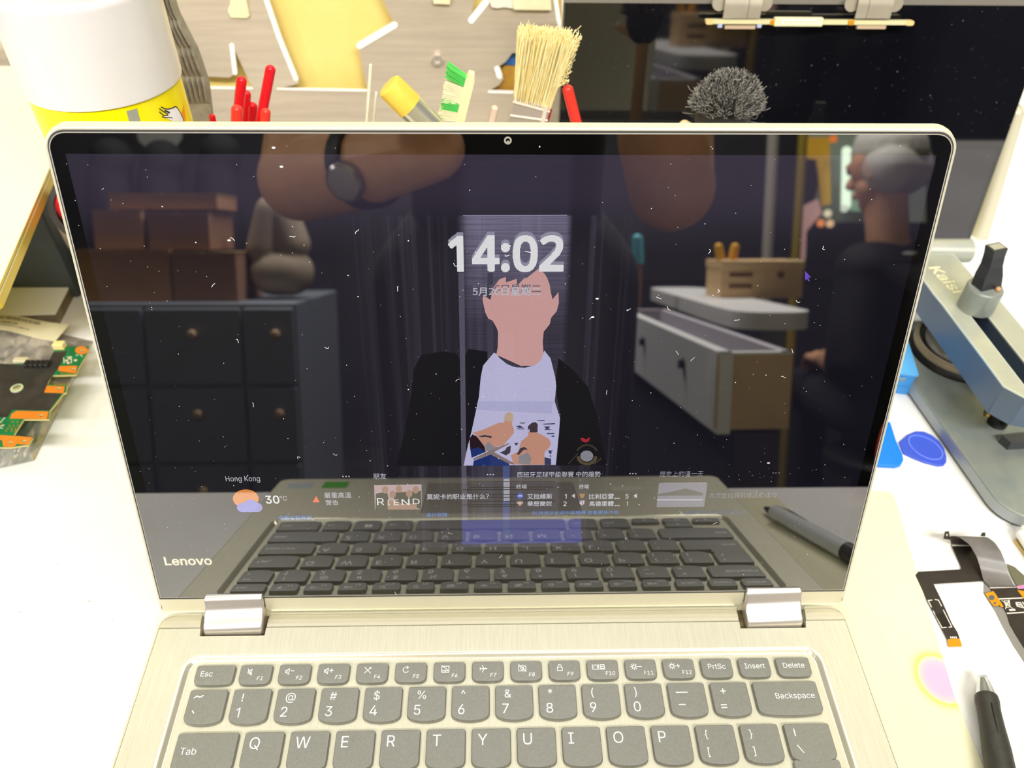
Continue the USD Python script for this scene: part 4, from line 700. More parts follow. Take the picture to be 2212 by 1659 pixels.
wbx = thing('white_box', 'shallow white box with shade painted on its sides behind the green circuit board', 'box', tuple(az(90, 620, 0)*[1, 1, 0]))
part(wbx, 'box_body', prism(wb.buffer(-.3), .02, 8.8), mat('box_side_painted_shade', '#8f8876', .6, col2='#6e5a3c', scale=40)); part(wbx, 'box_top', prism(wb, 8.8, 10), mat('box_white', '#eeefe9', .45), False)  # grey-brown side colour paints in the shadow on these faces
# ribbed pouch with a red handle sticking out
pt_, pb_ = ay(94, 452, 225), az(157, 606, 2); rp = 20
ax0, ax1 = pb_ + [rp + 7, 12, 0], pt_ + [rp + 4, 4, 0]; ax0[2] = 1.5
pouch = thing('ribbed_pouch', 'grey-brown ribbed pouch with dark rim, left behind the display', 'pouch', tuple(ax0*[1, 1, 0]))
pl = np.linalg.norm(ax1 - ax0); prof = [(0, 0), (rp*.9, .3)]
for s in np.linspace(1, pl - 3, 80): prof.append((rp + .55*math.sin(s*2*math.pi/4.2), s))
prof += [(rp - .8, pl - 3), (rp - 2.5, pl - 3), (rp - 2.5, 4), (0, 4)]
part(pouch, 'pouch_body', lathe(prof, ax0, ax1 - ax0, 40), mat('pouch_weave', '#95897f', .75, col2='#b0a398', scale=500, bump=.3, bscale=900), 40)
part(pouch, 'pouch_rim', lathe([(rp - 2.4, pl - 2.5), (rp + 1.0, pl - 2.5), (rp + 1.0, pl), (rp - 2.4, pl)], ax0, ax1 - ax0, 40), mat('pouch_rim_dark', '#35332f', .6), 40)
m_red = mat('red_dipped_plastic', '#e11226', .22); m_redor = mat('red_orange_plastic', '#e8382c', .25); m_steel = mat('tool_steel', '#a9a8a2', .3, .9)
d_ = unit(ax1 - ax0); rt = thing('red_handled_tool', 'red plastic tool handle rising from the ribbed pouch', 'tool', tuple(ax0*[1, 1, 0]))
hp = ax0 + d_*(pl + 1) + [-6, -6, 0]; part(rt, 'grip', rod(ax0 + d_*20 + [-1, -1, 0], ax0 + d_*(pl + 16) + [-3, -3, 0], 12.5, False, True, 24), m_red); part(rt, 'shaft', rod(ax0 + d_*6 + [-1, -1, 0], ax0 + d_*20 + [-1, -1, 0], 2.5), m_steel)
# antistatic bag with label, circuit board on top
m_bag = mat('antistatic_film', '#a9a49c', .2, .45, col2='#c4beb4', scale=90, bump=.5, bscale=160, bdist=.002)
def patch(P00, P10, P11, P01, nu, nv, zf, th=.3):
    s, t = np.meshgrid(np.linspace(0, 1, nu), np.linspace(0, 1, nv), indexing='ij'); P = ((1-s)*(1-t))[..., None]*P00 + (s*(1-t))[..., None]*P10 + (s*t)[..., None]*P11 + ((1-s)*t)[..., None]*P01
    z = zf(P[..., 0], P[..., 1], s, t); top = np.dstack([P[..., :2], z]).reshape(-1, 3); bot = top - [0, 0, th]; f = []
    q = lambda i, j: i*nv + j; N_ = nu*nv
    for i in range(nu-1):
        for j in range(nv-1): f += [(q(i, j), q(i+1, j), q(i+1, j+1)), (q(i, j), q(i+1, j+1), q(i, j+1)), (N_+q(i, j), N_+q(i+1, j+1), N_+q(i+1, j)), (N_+q(i, j), N_+q(i, j+1), N_+q(i+1, j+1))]
    def side(a): 
        for x, y in zip(a[:-1], a[1:]): f.extend([(x, y, N_+y), (x, N_+y, N_+x)])
    side([q(i, 0) for i in range(nu)][::-1]); side([q(i, nv-1) for i in range(nu)]); side([q(0, j) for j in range(nv)]); side([q(nu-1, j) for j in range(nv)][::-1])
    return trimesh.Trimesh(np.vstack([top, bot]), np.array(f), process=False)
bag_pts = [az(-90, 664, 3), az(199, 735, 2), az(70, 992, 2), az(-150, 1040, 2)]
def bagz(x, y, s, t):
    p = np.dstack([x*.055, y*.055, 0*x]); q = np.dstack([x*.22 + 5, y*.09, 0*x + 3]); e = np.minimum(np.minimum(s, 1-s), np.minimum(t, 1-t))
    return 1.0 + np.clip(e*9, 0, 1)*(2.0 + 3.6*meshkit.noise(p, 3) + 3.4*np.abs(meshkit.noise(q, 5) - .5)*2)
bag = single('antistatic_bag', patch(*bag_pts, 90, 90, bagz), m_bag, 'crumpled grey antistatic bag under the green circuit board', 'bag', 50)
def labz(x, y, s, t): return bagz(x, y, .5 + 0*s, .5 + 0*t) + 1.2 + 2.5*np.sin(s*math.pi)
lab = part(bag, 'paper_label', patch(az(-30, 690, 5), az(152, 708, 6), az(122, 744, 6), az(-30, 722, 5), 40, 12, lambda x, y, s, t: 8.6 + 3.0*np.exp(-((s-.35)/.3)**2), .2), mat('label_paper', '#d8cfab', .6, col2='#e2dcb9', scale=50), 40)
m_print = mat('print_grey', '#6d685a', .6)
for v0, v1, u0, u1, nn_ in ((.10, .28, .12, .70, 22), (.44, .54, .10, .46, 12), (.62, .70, .2, .62, 14)):
    ms = []
    for i in range(nn_):
        a = u0 + (u1-u0)*i/nn_; w_ = (u1-u0)/nn_*rng.uniform(.35, .7)
        ms.append(patch(*[(1-s)*(1-t)*az(-30, 690, 5) + s*(1-t)*az(152, 708, 6) + s*t*az(122, 744, 6) + (1-s)*t*az(-30, 722, 5) for s, t in ((a, v0), (a+w_, v0), (a+w_, v1), (a, v1))], 2, 2, lambda x, y, s, t, a=a: 8.72 + 3.0*np.exp(-((a + w_*s-.35)/.3)**2), .05))
    part(lab, 'printed_line', cat(ms), m_print, False, kind='stuff')
ZP = 20.0
m_pcb = mat('pcb_green', '#1d7a45', .35, col2='#1a6a3d', scale=120); m_pcbe = mat('pcb_edge_tan', '#c9b878', .5); m_film = mat('insulation_black', '#2e2c29', .5, col2='#3d3a35', scale=90, bump=.2, bscale=500); m_cu = mat('copper_orange', '#e8832a', .35, .1); m_tin = mat('tinned_gold', '#c39a3a', .35, .6)
zc = lambda p: [(x*.2412, 640 + y*.2412) for x, y in p]
def PA(p, z=ZP): return Polygon(A(zc(p), z)).buffer(0)
board = thing('circuit_board', 'green laptop circuit board with orange screw tabs at the left edge', 'circuit board', tuple(az(60, 850, 0)*[1, 1, 0]))
outl = PA([(-260, 620), (0, 620), (200, 600), (430, 590), (505, 452), (800, 448), (768, 530), (702, 640), (680, 700), (530, 705), (455, 705), (418, 790), (600, 790), (590, 860), (568, 868), (440, 1030), (435, 1100), (210, 1100), (118, 1245), (287, 1265), (250, 1330), (130, 1345), (100, 1352), (0, 1350), (-260, 1340)])
holes = [zc([p])[0] for p in ((733, 487), (655, 655), (525, 828), (365, 1068), (215, 1298), (92, 1310))]
hp_ = unary_union([Polygon([tuple(az(u + 5.5*math.cos(t), v + 3.2*math.sin(t), ZP)[:2]) for t in np.linspace(0, 2*math.pi, 14)]) for u, v in holes])
outl = outl.difference(hp_)
part(board, 'board', prism(outl, ZP - 1.4, ZP), m_pcb, False); part(board, 'board_edge', prism(outl.buffer(.05).difference(outl.buffer(-.25)), ZP - 1.3, ZP - .2), m_pcbe, False)
part(board, 'insulation_film', prism(PA([(-260, 640), (0, 605), (200, 615), (430, 600), (480, 500), (600, 492), (522, 640), (440, 755), (395, 868), (550, 872), (440, 1024), (110, 1018), (60, 1085), (-260, 1090)]), ZP + .03, ZP + .25), m_film, False)
for pts in ([(530, 628), (692, 624), (680, 690), (522, 668)], [(400, 802), (580, 810), (570, 868), (380, 862)], [(90, 1095), (105, 1055), (150, 1028), (435, 1034), (420, 1100)], [(-60, 1240), (285, 1265), (250, 1330), (150, 1322), (140, 1338), (100, 1352), (30, 1345), (20, 1290), (-60, 1275)]):
    part(board, 'screw_tab', prism(PA(pts).difference(hp_), ZP + .01, ZP + .22), m_cu, False)
part(board, 'screw_pad', prism(Polygon([tuple(az(176 + 13.5*math.cos(t), 757 + 8.5*math.sin(t), ZP)[:2]) for t in np.linspace(0, 2*math.pi, 26)]).difference(hp_), ZP + .01, ZP + .22), m_cu, False)
st = zc([(155, 830)])[0]; sc_ = az(*st, ZP)
part(board, 'standoff_ring', lathe([(1.6, .2), (3.6, .2), (3.6, .9), (3.0, 1.0), (1.6, 1.0)], sc_, n=24), mat('ring_pale_green', '#b9c7a0', .4)); part(board, 'standoff_screw', lathe([(0, .2), (2.2, .2), (2.2, 1.2), (1.4, 1.7), (0, 1.7)], sc_, n=20), mat('screw_tin', '#c6bf9f', .3, .7))
cb = az(*zc([(540, 470)])[0], ZP); part(board, 'cream_connector', box(cb[0]-3.6, cb[0]+3.2, cb[1]-1.5, cb[1]+3.2, ZP, ZP+4.2, .4), mat('connector_cream', '#e8d992', .5))
for i, u in enumerate((240, 285, 330, 375, 420)):
    q = az(*zc([(u, 640)])[0], ZP); part(board, 'slot_rib', box(q[0]-1.1, q[0]+1.4, q[1]-1, q[1]+4, ZP+.2, ZP+3.2, .3), mat('slot_black', '#262523', .5))
q = az(*zc([(200, 590)])[0], ZP); part(board, 'tan_component', box(q[0]-5, q[0]+4, q[1]-1.5, q[1]+2.5, ZP, ZP+2.4, .5), mat('component_tan', '#c9c1a0', .5))
for row in [[(u, 690) for u in range(545, 670, 22)], [(u, 790) for u in range(490, 600, 22)], [(90 + dx, 1125) for dx in (20, 60)], [(80 + dx, 1160) for dx in (0, 40, 75)], [(65 + dx, 1185) for dx in (0, 35, 70)], [(40 + dx, 1205) for dx in (10, 60, 90)], [(-20 + dx, 1150) for dx in (0, 30)]]:
    for u, v in row: part(board, 'gold_pin', prism(PA([(u, v-6), (u+14, v-6), (u+11, v+7), (u-3, v+7)]), ZP + .01, ZP + .15), m_tin, False)
part(board, 'silk_print', prism(unary_union([LineString(A(zc(l), ZP)).buffer(.18) for l in ([(50, 1080), (0, 1135)], [(0, 1165), (30, 1160), (35, 1150)], [(570, 550), (575, 600)], [(600, 545), (640, 540), (640, 600)], [(680, 525), (700, 530)], [(720, 527), (740, 540)], [(0, 1180), (25, 1182)])]), ZP + .01, ZP + .1), m_ink, False, kind='stuff')
for u, v in ((600, 580), (625, 560), (615, 600), (680, 578)): q = az(*zc([(u, v)])[0], ZP); part(board, 'chip_part', box(q[0]-.9, q[0]+.9, q[1]-.6, q[1]+.6, ZP, ZP+.8, .1), mat('component_tan', 0))
for u, v in ((560, 560), (300, 960), (40, 840)):
    q = az(*zc([(u, v)])[0], ZP)
    if bagz(np.array([[q[0]]]), np.array([[q[1]]]), np.array([[.5]]), np.array([[.5]]))[0, 0] < ZP: part(board, 'board_spacer', rod(q*[1, 1, 0] + [-2, 4, .05], q*[1, 1, 0] + [-2, 4, ZP - 1.4], 1.6, n=10), m_steel)

# ================================================================== BEHIND THE LAPTOP
# --- LCD panel leaning at the back
la = math.radians(9); UP9 = np.array([0, math.sin(la), math.cos(la)]); NB = np.array([0, -math.cos(la), math.sin(la)]); O9 = np.array([0, 319.5, .6])
def S9(x, h, w=0.0): return O9 + np.outer(np.atleast_1d(x), EX).reshape(-1, 3)*1 + np.atleast_1d(h)[:, None]*UP9 + np.atleast_1d(w)[:, None]*NB
def lcdm(m): m = m.copy(); v = m.vertices; m.vertices = O9 + v[:, :1]*EX + v[:, 1:2]*UP9 + v[:, 2:3]*NB; return m
def suv(u, v, w=0.0): p = on_plane(u, v, O9 + NB*w, NB); return p[0], float(np.dot(p - O9, UP9))
sx0, sx1, stop = suv(1219, 40)[0], suv(2086, 543)[0], suv(1700, 9)[1]
lcd = thing('lcd_panel', 'large black bare LCD panel leaning at the back right', 'display panel', (200, 330, 0))
m_lcd = mat('lcd_black_glass', (.004, .004, .006), .03, 0, 1.9); m_lcd2 = mat('lcd_active_glass', (.016, .013, .022), .03, 0, 1.9)
part(lcd, 'glass', lcdm(prism(rrect(sx0, sx1, .2, stop, 1.5), -2.2, 0)), m_lcd, False); hdisp = suv(2050, 323)[1]
part(lcd, 'active_area', lcdm(prism(sbox(sx0 + 3, 2, sx1 - 3.5, hdisp), .005, .03)), m_lcd2, False)
part(lcd, 'back_frame', lcdm(prism(rrect(sx0 - .8, sx1 + .6, .1, stop + 16, 2), -5.5, -2.3)), mat('lcd_frame_grey', '#8f897e', .4, .4), False); part(lcd, 'top_bar', lcdm(prism(sbox(sx0 - .8, stop + .1, sx1 + .6, stop + 16), -2.3, .6)), mat('lcd_frame_grey', 0), False)
WB = 11.0
def s11(u, v): return suv(u, v, WB)
m_flx = mat('flex_silver_grey', '#b3aa96', .4, .25, col2='#a39a87', scale=30); m_brd = mat('driver_board_edge', '#d6cf9f', .45); m_cream2 = mat('driver_cream', '#efe7b8', .45)
for ua, ub, us in ((1561, 1641, 1613), (1846, 1922, 1870)):
    (xa_, ha_), (xb_, hb_) = s11(ua, 40), s11(ub, 40)
    prof_ = [(stop - 1, .3), (stop + 6, 3), (stop + 10, 6.5), (stop + 8, 10), (ha_ + 8, 11.5), (ha_ + 2, 11.2), (ha_, 11)]
    l = np.array([S9(xa_, h, w)[0] for h, w in prof_]); r = np.array([S9(xb_, h, w)[0] for h, w in prof_])
    part(lcd, 'flex_ribbon', ribbon(l, r, .4, 22), m_flx, 40)
    xs_ = s11(us, 40)[0]; part(lcd, 'ribbon_crease', tube([S9(xs_, h, w + .25)[0] for h, w in prof_[3:]], .25, 6), mat('crease_grey', '#7d7565', .5))
    for sx_ in (xa_ - 2.5, xb_ + 2.5): part(lcd, 'ribbon_ear', lcdm(prism(Point(sx_, stop + 2).buffer(5.0), 8, 8.6)), m_flx, False)
(bx0, bh), (bx1, _) = s11(1524, 47), s11(1973, 47)
part(lcd, 'driver_board', lcdm(prism(rrect(bx0, bx1, bh - 1.2, bh + 1.4, 1.0), WB - 3.5, WB + .6)), m_brd, False)
for u0, u1 in ((1524, 1541), (1957, 1974)): x0_, x1_ = s11(u0, 47)[0], s11(u1, 47)[0]; part(lcd, 'board_ear', lcdm(prism(rrect(x0_, x1_, bh - 1.5, bh + 1.5, 1.3), WB - 3, WB + 1)), mat('ear_orange_cream', '#e6c684', .45), False)
x0_, x1_ = s11(1672, 45)[0], s11(1776, 45)[0]; part(lcd, 'socket', lcdm(box(x0_, x1_, bh - 2.2, bh + 3.0, WB - 2, WB + 2.2, .4)), m_cream2)
for i in range(8): xx = x0_ + (x1_-x0_)*(.17 + .105*i); part(lcd, 'socket_pin', lcdm(rod((xx, bh - .3, WB + 1.8), (xx, bh - .3, WB + 2.9), 1.1, False, True, 10)), mat('pin_white', '#fbf8dd', .3))
part(lcd, 'socket_lip', lcdm(box(x0_ + 4, x1_ - 4, bh + 1.1, bh + 1.9, WB + 2, WB + 2.8, .2)), mat('pin_white', 0))
for u in (1669, 1837): xx, hh = s11(u, 48); part(lcd, 'gold_pad', lcdm(box(xx - 1.8, xx + 2, hh - 1.6, hh + 1.6, WB + .2, WB + 1.6, .3)), m_gold)
for u in (1555, 1640): xx, hh = s11(u, 56); part(lcd, 'blue_part', lcdm(box(xx - 1.5, xx + 1.5, hh - 1.1, hh + 1.1, WB - .8, WB + .5, .2)), mat('part_blue_white', '#aebbe0', .4))
for u0, u1 in ((1566, 1632), (1852, 1914)): x0_, hh = s11(u0, 59); x1_ = s11(u1, 59)[0]; part(lcd, 'driver_chip', lcdm(box(x0_, x1_, hh - 1.1, hh + 1.1, WB - 2.5, WB, .2)), mat('chip_beige', '#c3aa8c', .4)); 
_d2 = [Point(rng.uniform(sx0, sx1), rng.uniform(60, stop)).buffer(rng.choice([.12, .18, .3], p=[.6, .3, .1]), quad_segs=2) for _ in range(240)]
part(lcd, 'dust', lcdm(prism(unary_union(_d2), .04, .07)), mat('dust_grey', '#8c8a86', .9), False, kind='stuff')

# --- sheet-metal chassis with cut-outs, yellow board behind it
YP = 420.0
def XZ(px): return [(float(ay(u, v, YP)[0]), float(ay(u, v, YP)[2])) for u, v in px]
def platem(m, y0=YP): m = m.copy(); v = m.vertices; m.vertices = np.column_stack([v[:, 0], y0 - v[:, 2], v[:, 1]]); m.invert() if m.volume < 0 else None; return m
m_sheetm = mat('brushed_sheet_metal', '#d3c6b0', .36, .3, col2='#c6b7a3', scale=14, stretch=(1, 1, 16)); m_white_edge = mat('cut_edge_painted_glint', '#fffdf6', .35, emission_color=(1, .98, .92), emission_strength=0.0); m_yel = mat('yellow_board', '#efd884', .5, col2='#ecd073', scale=10)  # cut edges whitened: the light they catch is put into their colour
H1 = [(556, -40), (575, 0), (605, 80), (642, 168), (646, 178), (632, 183), (600, 189), (795, 193), (784, 150), (775, 98), (853, 52), (838, 20), (810, -40)]
H2 = [(370, 160), (440, 163), (497, 166), (506, 160), (503, 130), (496, 92), (503, 95), (518, 128), (546, 188), (370, 185)]
H3 = [(1066, 155), (1076, 143), (1092, 132), (1107, 112), (1140, 118), (1140, 198), (1056, 195), (1078, 182), (1088, 168)]
H4 = [(1016, 46), (1024, 0), (1028, -40), (1100, -40), (1065, 0)]
H5 = [(1193, -40), (1194, 0), (1204, 55), (1213, 76), (1212, -40)]
H6 = [(-150, -40), (40, -40), (62, 46), (-150, 46)]
pan = sbox(-620, .05, XZ([(1217, 100)])[0][0], 176)
for h in (H1, H2, H3, H4, H5, H6): pan = pan.difference(Polygon(XZ(h)).buffer(-.6).buffer(.6))
chassis = thing('metal_chassis', 'brushed sheet-metal back cover with angular cut-outs standing at the rear', 'metal cover', (-280, YP, 0))
part(chassis, 'sheet', platem(prism(pan, 0, 1.6)), m_sheetm, False)
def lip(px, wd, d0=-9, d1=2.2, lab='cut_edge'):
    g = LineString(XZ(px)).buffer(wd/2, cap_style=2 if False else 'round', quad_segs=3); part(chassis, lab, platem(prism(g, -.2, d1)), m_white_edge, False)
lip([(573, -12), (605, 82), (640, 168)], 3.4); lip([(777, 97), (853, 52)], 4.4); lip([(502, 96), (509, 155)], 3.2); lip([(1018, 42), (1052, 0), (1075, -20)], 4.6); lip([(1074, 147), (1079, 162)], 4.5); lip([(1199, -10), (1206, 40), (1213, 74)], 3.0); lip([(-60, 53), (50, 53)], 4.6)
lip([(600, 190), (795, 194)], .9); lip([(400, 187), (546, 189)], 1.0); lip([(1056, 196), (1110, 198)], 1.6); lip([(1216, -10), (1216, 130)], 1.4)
scw = ay(945, 128, YP - 3); part(chassis, 'standoff', lathe([(0, 0), (3.2, 0), (4.4, 1.5), (4.4, 5), (2.2, 5.2), (1.6, 4.2), (0, 4.2)], (scw[0], YP - .5, scw[2]), (0, -1, 0), 6), m_chrome, False)
def tape(px, th=2.2, m_=None, nm='tape_piece'): part(chassis, nm, platem(prism(Polygon(XZ(px)).buffer(0), 1.6, 1.6 + th)), m_ or mat('tape_cream', '#efe6bd', .5, col2='#e6dcae', scale=60), False)
tape([(500, -10), (500, 5), (494, 20), (502, 34), (536, 35), (541, 30), (533, -10)]); tape([(936, -10), (938, 2), (972, 4), (974, -10)], 4); tape([(1107, -10), (1110, 14), (1190, 15), (1188, -10)], 5)
tape([(1056, -10), (1062, 11), (1075, 13), (1090, 11), (1110, 14), (1108, -10)], 3, mat('tape_clear', '#e9e4d2', .25), 'clear_tape')
single('yellow_board', box(-620, XZ([(1217, 100)])[0][0] - 2, YP + 10, YP + 14, .05, 178, .3), m_yel, 'yellow board seen through the cut-outs of the metal cover', 'board')
single('blue_film', platem(prism(Polygon(XZ([(1062, 148), (1108, 108), (1140, 112), (1140, 150), (1090, 146)])), -7, -6)), mat('film_blue', '#3f78c4', .4), 'scrap of blue film behind the cut-out beside the paintbrush', 'film scrap', False)
single('brown_film', platem(prism(Polygon(XZ([(1050, 200), (1090, 146), (1140, 150), (1140, 200)])), -5, -4)), mat('film_brown', '#a5792f', .4, col2='#c99a3e', scale=60), 'scrap of brown film behind the cut-out beside the paintbrush', 'film scrap', False)

# --- aerosol can with white cap
cy_ = 165.0; cxr = ay(240, 215, cy_); can_o = np.array([cxr[0], cy_, 0.0]); RC = 34.2
zcap = float(ay(240, 243, cy_ - RC)[2]); ztop = float(ay(190, 32, cy_ - RC + 3)[2])
can = thing('aerosol_can', 'yellow aerosol can with white plastic cap behind the display, upper left', 'aerosol can', tuple(can_o))
part(can, 'can_body', lathe([(0, .1), (RC - 3, .1), (RC - 1.2, 2), (RC - 1.2, zcap - 1), (RC - 4, zcap + 6), (0, zcap + 6)], can_o, n=72), mat('can_yellow', '#f7e600', .28), 40)
part(can, 'cap', lathe([(RC - 3, zcap), (RC - .2, zcap), (RC, zcap + .8), (RC, ztop), (RC - 1, ztop + 2.2), (RC - 3.4, ztop + 3), (RC - 3.6, ztop + 16), (RC - 5, ztop + 18), (0, ztop + 18)], can_o, n=80), mat('cap_white', '#dedad8', .22, subsurface_weight=.0), 40)
def cyl_uv(u, v):
    d = ray(u, v); r = RC - 1.15; a = d[0]**2 + d[1]**2; o = C - can_o; b = o[0]*d[0] + o[1]*d[1]; cc = o[0]**2 + o[1]**2 - r*r; t = (-b - math.sqrt(max(b*b - a*cc, 0)))/a; p = o + d*t
    return (math.atan2(p[0], -p[1])*r, p[2])
def wrap(poly, dr=.08):
    x0, _, x1, _ = poly.bounds; m = cat([q for q in (prism(poly.intersection(sbox(a, -1e4, a + 1.0, 1e4)), dr, dr + .05) if not poly.intersection(sbox(a, -1e4, a + 1.0, 1e4)).area < 1e-5 else None for a in np.arange(x0, x1, 1.0)) if q is not None]); v = m.vertices; r = RC - 1.15; th = v[:, 0]/r; rr = r + v[:, 2]
    m.vertices = np.column_stack([can_o[0] + rr*np.sin(th), can_o[1] - rr*np.cos(th), v[:, 1]]); return m
lg = lambda p: [(300 + .0723*x, 200 + .0723*y) for x, y in p]
part(can, 'label_seam', wrap(Polygon([cyl_uv(*p) for p in [(273, 240), (279, 262), (303, 262), (296, 234)]])), mat('seam_grey', '#9a9a8c', .4), False)
part(can, 'emblem_white', wrap(Polygon([cyl_uv(*p) for p in lg([(760, 490), (900, 500), (1030, 455), (1080, 425), (1150, 470), (1210, 570), (1300, 745), (1320, 850), (1000, 850), (740, 720), (900, 650), (740, 575), (880, 580), (780, 520)])]).buffer(0)), mat('emblem_white', '#f4f1f6', .35), False)
part(can, 'emblem_outline', wrap(unary_union([LineString([cyl_uv(*p) for p in lg(l)]).buffer(w) for l, w in (([(660, 425), (760, 480), (860, 495), (1000, 460), (1080, 415), (1140, 450), (1210, 560), (1300, 745), (1330, 850)], .25), ([(610, 480), (700, 550), (860, 640), (850, 680), (740, 685), (610, 580)], .22), ([(690, 720), (800, 745), (900, 740), (990, 755)], .2), ([(780, 540), (900, 595)], .4))]), .14), mat('emblem_ink', '#3a3330', .4), False, kind='stuff')
part(can, 'emblem_flame', wrap(Polygon([cyl_uv(*p) for p in lg([(1335, 330), (1390, 760), (1395, 850), (1340, 850), (1265, 650)])]).buffer(0)), mat('emblem_orange', '#f59a12', .35), False)

# --- ribbed rubber strip
YR = 245.0
le = [ay(u, v, YR) for u, v in ((330, -30), (345, 30), (372, 110), (397, 190), (412, 258))]; re = [ay(u, v, YR) for u, v in ((366, -30), (384, 30), (425, 110), (449, 180), (458, 258))]
le, re = np.array(le), np.array(re); dl, dr = le[-1] - le[-2], re[-1] - re[-2]
le = np.vstack([le, le[-1] + dl*(le[-1][2] - .5)/-dl[2]]); re = np.vstack([re, re[-1] + dr*(re[-1][2] - .5)/-dr[2]])
z0r, z1r = float(ay(400, 222, YR)[2]), float(ay(350, 0, YR)[2]); nV, nU = 120, 49
zz = np.linspace(le[0][2], .5, nV); LX = np.interp(-zz, -le[:, 2], le[:, 0]); RX = np.interp(-zz, -re[:, 2], re[:, 0])
bh_ = (z1r - z0r)/3.7; V_ = []
for i, z_ in enumerate(zz):
    ph = ((z_ - z0r)/bh_) % 1.0; on_ = z_ > z0r; env = (.35 + .65*min(1, ph*4)*min(1, (1-ph)*9)) if on_ else 0
    for j in range(nU):
        s = j/(nU-1); V_.append((LX[i] + (RX[i]-LX[i])*s, YR - (3.0*env*abs(math.sin(s*math.pi*5)) + (1.2*ph if on_ else 0)), z_))
V_ = np.array(V_); B_ = V_.copy(); B_[:, 1] = YR + 4; f = []; q = lambda i, j: i*nU + j; N_ = len(V_)
for i in range(nV-1):
    for j in range(nU-1): f += [(q(i, j), q(i+1, j), q(i+1, j+1)), (q(i, j), q(i+1, j+1), q(i, j+1)), (N_+q(i, j), N_+q(i+1, j+1), N_+q(i+1, j)), (N_+q(i, j), N_+q(i, j+1), N_+q(i+1, j+1))]
for a_ in ([q(i, 0) for i in range(nV)][::-1], [q(i, nU-1) for i in range(nV)], [q(0, j) for j in range(nU)], [q(nV-1, j) for j in range(nU)][::-1]):
    for x, y in zip(a_[:-1], a_[1:]): f += [(x, y, N_+y), (x, N_+y, N_+x)]
single('ribbed_strip', trimesh.Trimesh(np.vstack([V_, B_]), np.array(f), process=False), mat('ribbed_rubber_grey', '#8b8577', .75, col2='#a39c8a', scale=160, bump=.25, bscale=700), 'dusty grey ribbed rubber strip standing right of the aerosol can', 'rubber strip', 25)

# --- tool tray with the tools standing in it
YT = 205.0; tx0, tx1 = -172, 168
tray = thing('tool_tray', 'grey open tool tray hidden behind the display, holding brushes and pliers', 'tool tray', (0, YT + 5, 0))
m_tray = mat('tray_grey', '#8b8b88', .5)
part(tray, 'tray_floor', box(tx0, tx1, 172, 243, .05, 3), m_tray)
for b_ in ((tx0, tx1, 172, 174.5), (tx0, tx1, 240.5, 243), (tx0, tx0 + 2.5, 174.5, 240.5), (tx1 - 2.5, tx1, 174.5, 240.5)): part(tray, 'tray_wall', box(b_[0], b_[1], b_[2], b_[3], 3, 88), m_tray)
def to_floor(p0, p1, z=3.6): d = p1 - p0; return p0 + d*((z - p0[2])/d[2])
def handle_line(a, b, y): return ay(*a, y), ay(*b, y)
def pliers(label, h1, h2, y, rs, m_, spread=0):
    (a0, b0), (a1, b1) = handle_line(*h1, y), handle_line(*h2, y + 1)
    t = thing('pliers', label, 'pliers', ((a0[0] + a1[0])/2, y, 3.2)); piv = np.array([(a0[0] + a1[0])/2 + .6*(b0[0]-a0[0]), y, 34.0]); piv[0] = np.clip(piv[0], tx0 + 12, tx1 - 12)
    for (tp, bt_, r) in ((a0, b0, rs[0]), (a1, b1, rs[1])):
        mid = bt_ + unit(bt_ - tp)*18
        part(t, 'handle', cat([rod(mid, tp, r, False, True, 18)]), m_); part(t, 'handle_shank', tube([mid, mid*.5 + piv*.5 + [0, 0, 2], piv], [2.4, 2.2, 2.6], 10), m_steel)
    part(t, 'jaws', loft([np.array([piv + [sx_*w, sy_*2.5, h] for sx_, sy_ in ((-1, -1), (1, -1), (1, 1), (-1, 1))]) for w, h in ((5, 4), (6, 0), (4, -14), (1.4, -30))]), m_steel)
    return t
pliers('pliers with the two tallest red handles left of the yellow glue stick', ((523, 165), (512, 262)), ((586, 141), (563, 262)), 206, (2.75, 2.7), m_red)
pliers('pliers with short orange-red handles in front of the tallest red ones', ((512, 227), (511, 275)), ((575, 234), (572, 275)), 192, (3.0, 2.5), m_redor)
pliers('pliers with mid-height red handles between the tallest pair', ((546, 221), (544, 275)), ((534, 196), (530, 270)), 221, (2.7, 2.2), m_red)
def stander(name, label, cat_, y, top, low, parts_, **k):
    a, b = handle_line(top, low, y); e = to_floor(a, b); e[0] = np.clip(e[0], tx0 + 8, tx1 - 8); t = thing(name, label, cat_, (e[0], y, 3.2)); return t, a, e
t, a_, e_ = stander('screwdriver', 'red-handled tool standing just right of the paintbrush', 'tool', 212, (1224, 184), (1243, 258), None)
d = unit(e_ - a_); part(t, 'handle', rod(a_ + d*95, a_, 3.1, False, True), m_redor); part(t, 'shaft', rod(e_, a_ + d*95, 1.5), m_steel)
t, a_, e_ = stander('red_swab', 'small red stub at the edge of the ribbed strip', 'tool', 214, (457, 246), (458, 262), None); part(t, 'stub', rod(e_, a_, 1.8, False, True), m_red)
t, a_, e_ = stander('wooden_stick', 'thin pale stick standing left of the yellow glue stick', 'stick', 214, (801, 138), (793, 256), None)
part(t, 'stick', rod(e_, a_, .95, False, True, 10), mat('stick_cream', '#efe9cf', .5)); part(t, 'stick', rod(e_ + [2.6, 3, 0], a_ + [.8, 3, -16], .7, False, True, 10), mat('stick_cream', 0))
t, a_, e_ = stander('swab_stick', 'pinkish round-ended stick left of the paintbrush ferrule', 'stick', 222, (1070, 228), (1062, 262), None); part(t, 'stick', rod(e_, a_, 2.4, False, True, 14), mat('swab_pink', '#e4cdb8', .4, transmission_weight=.1))
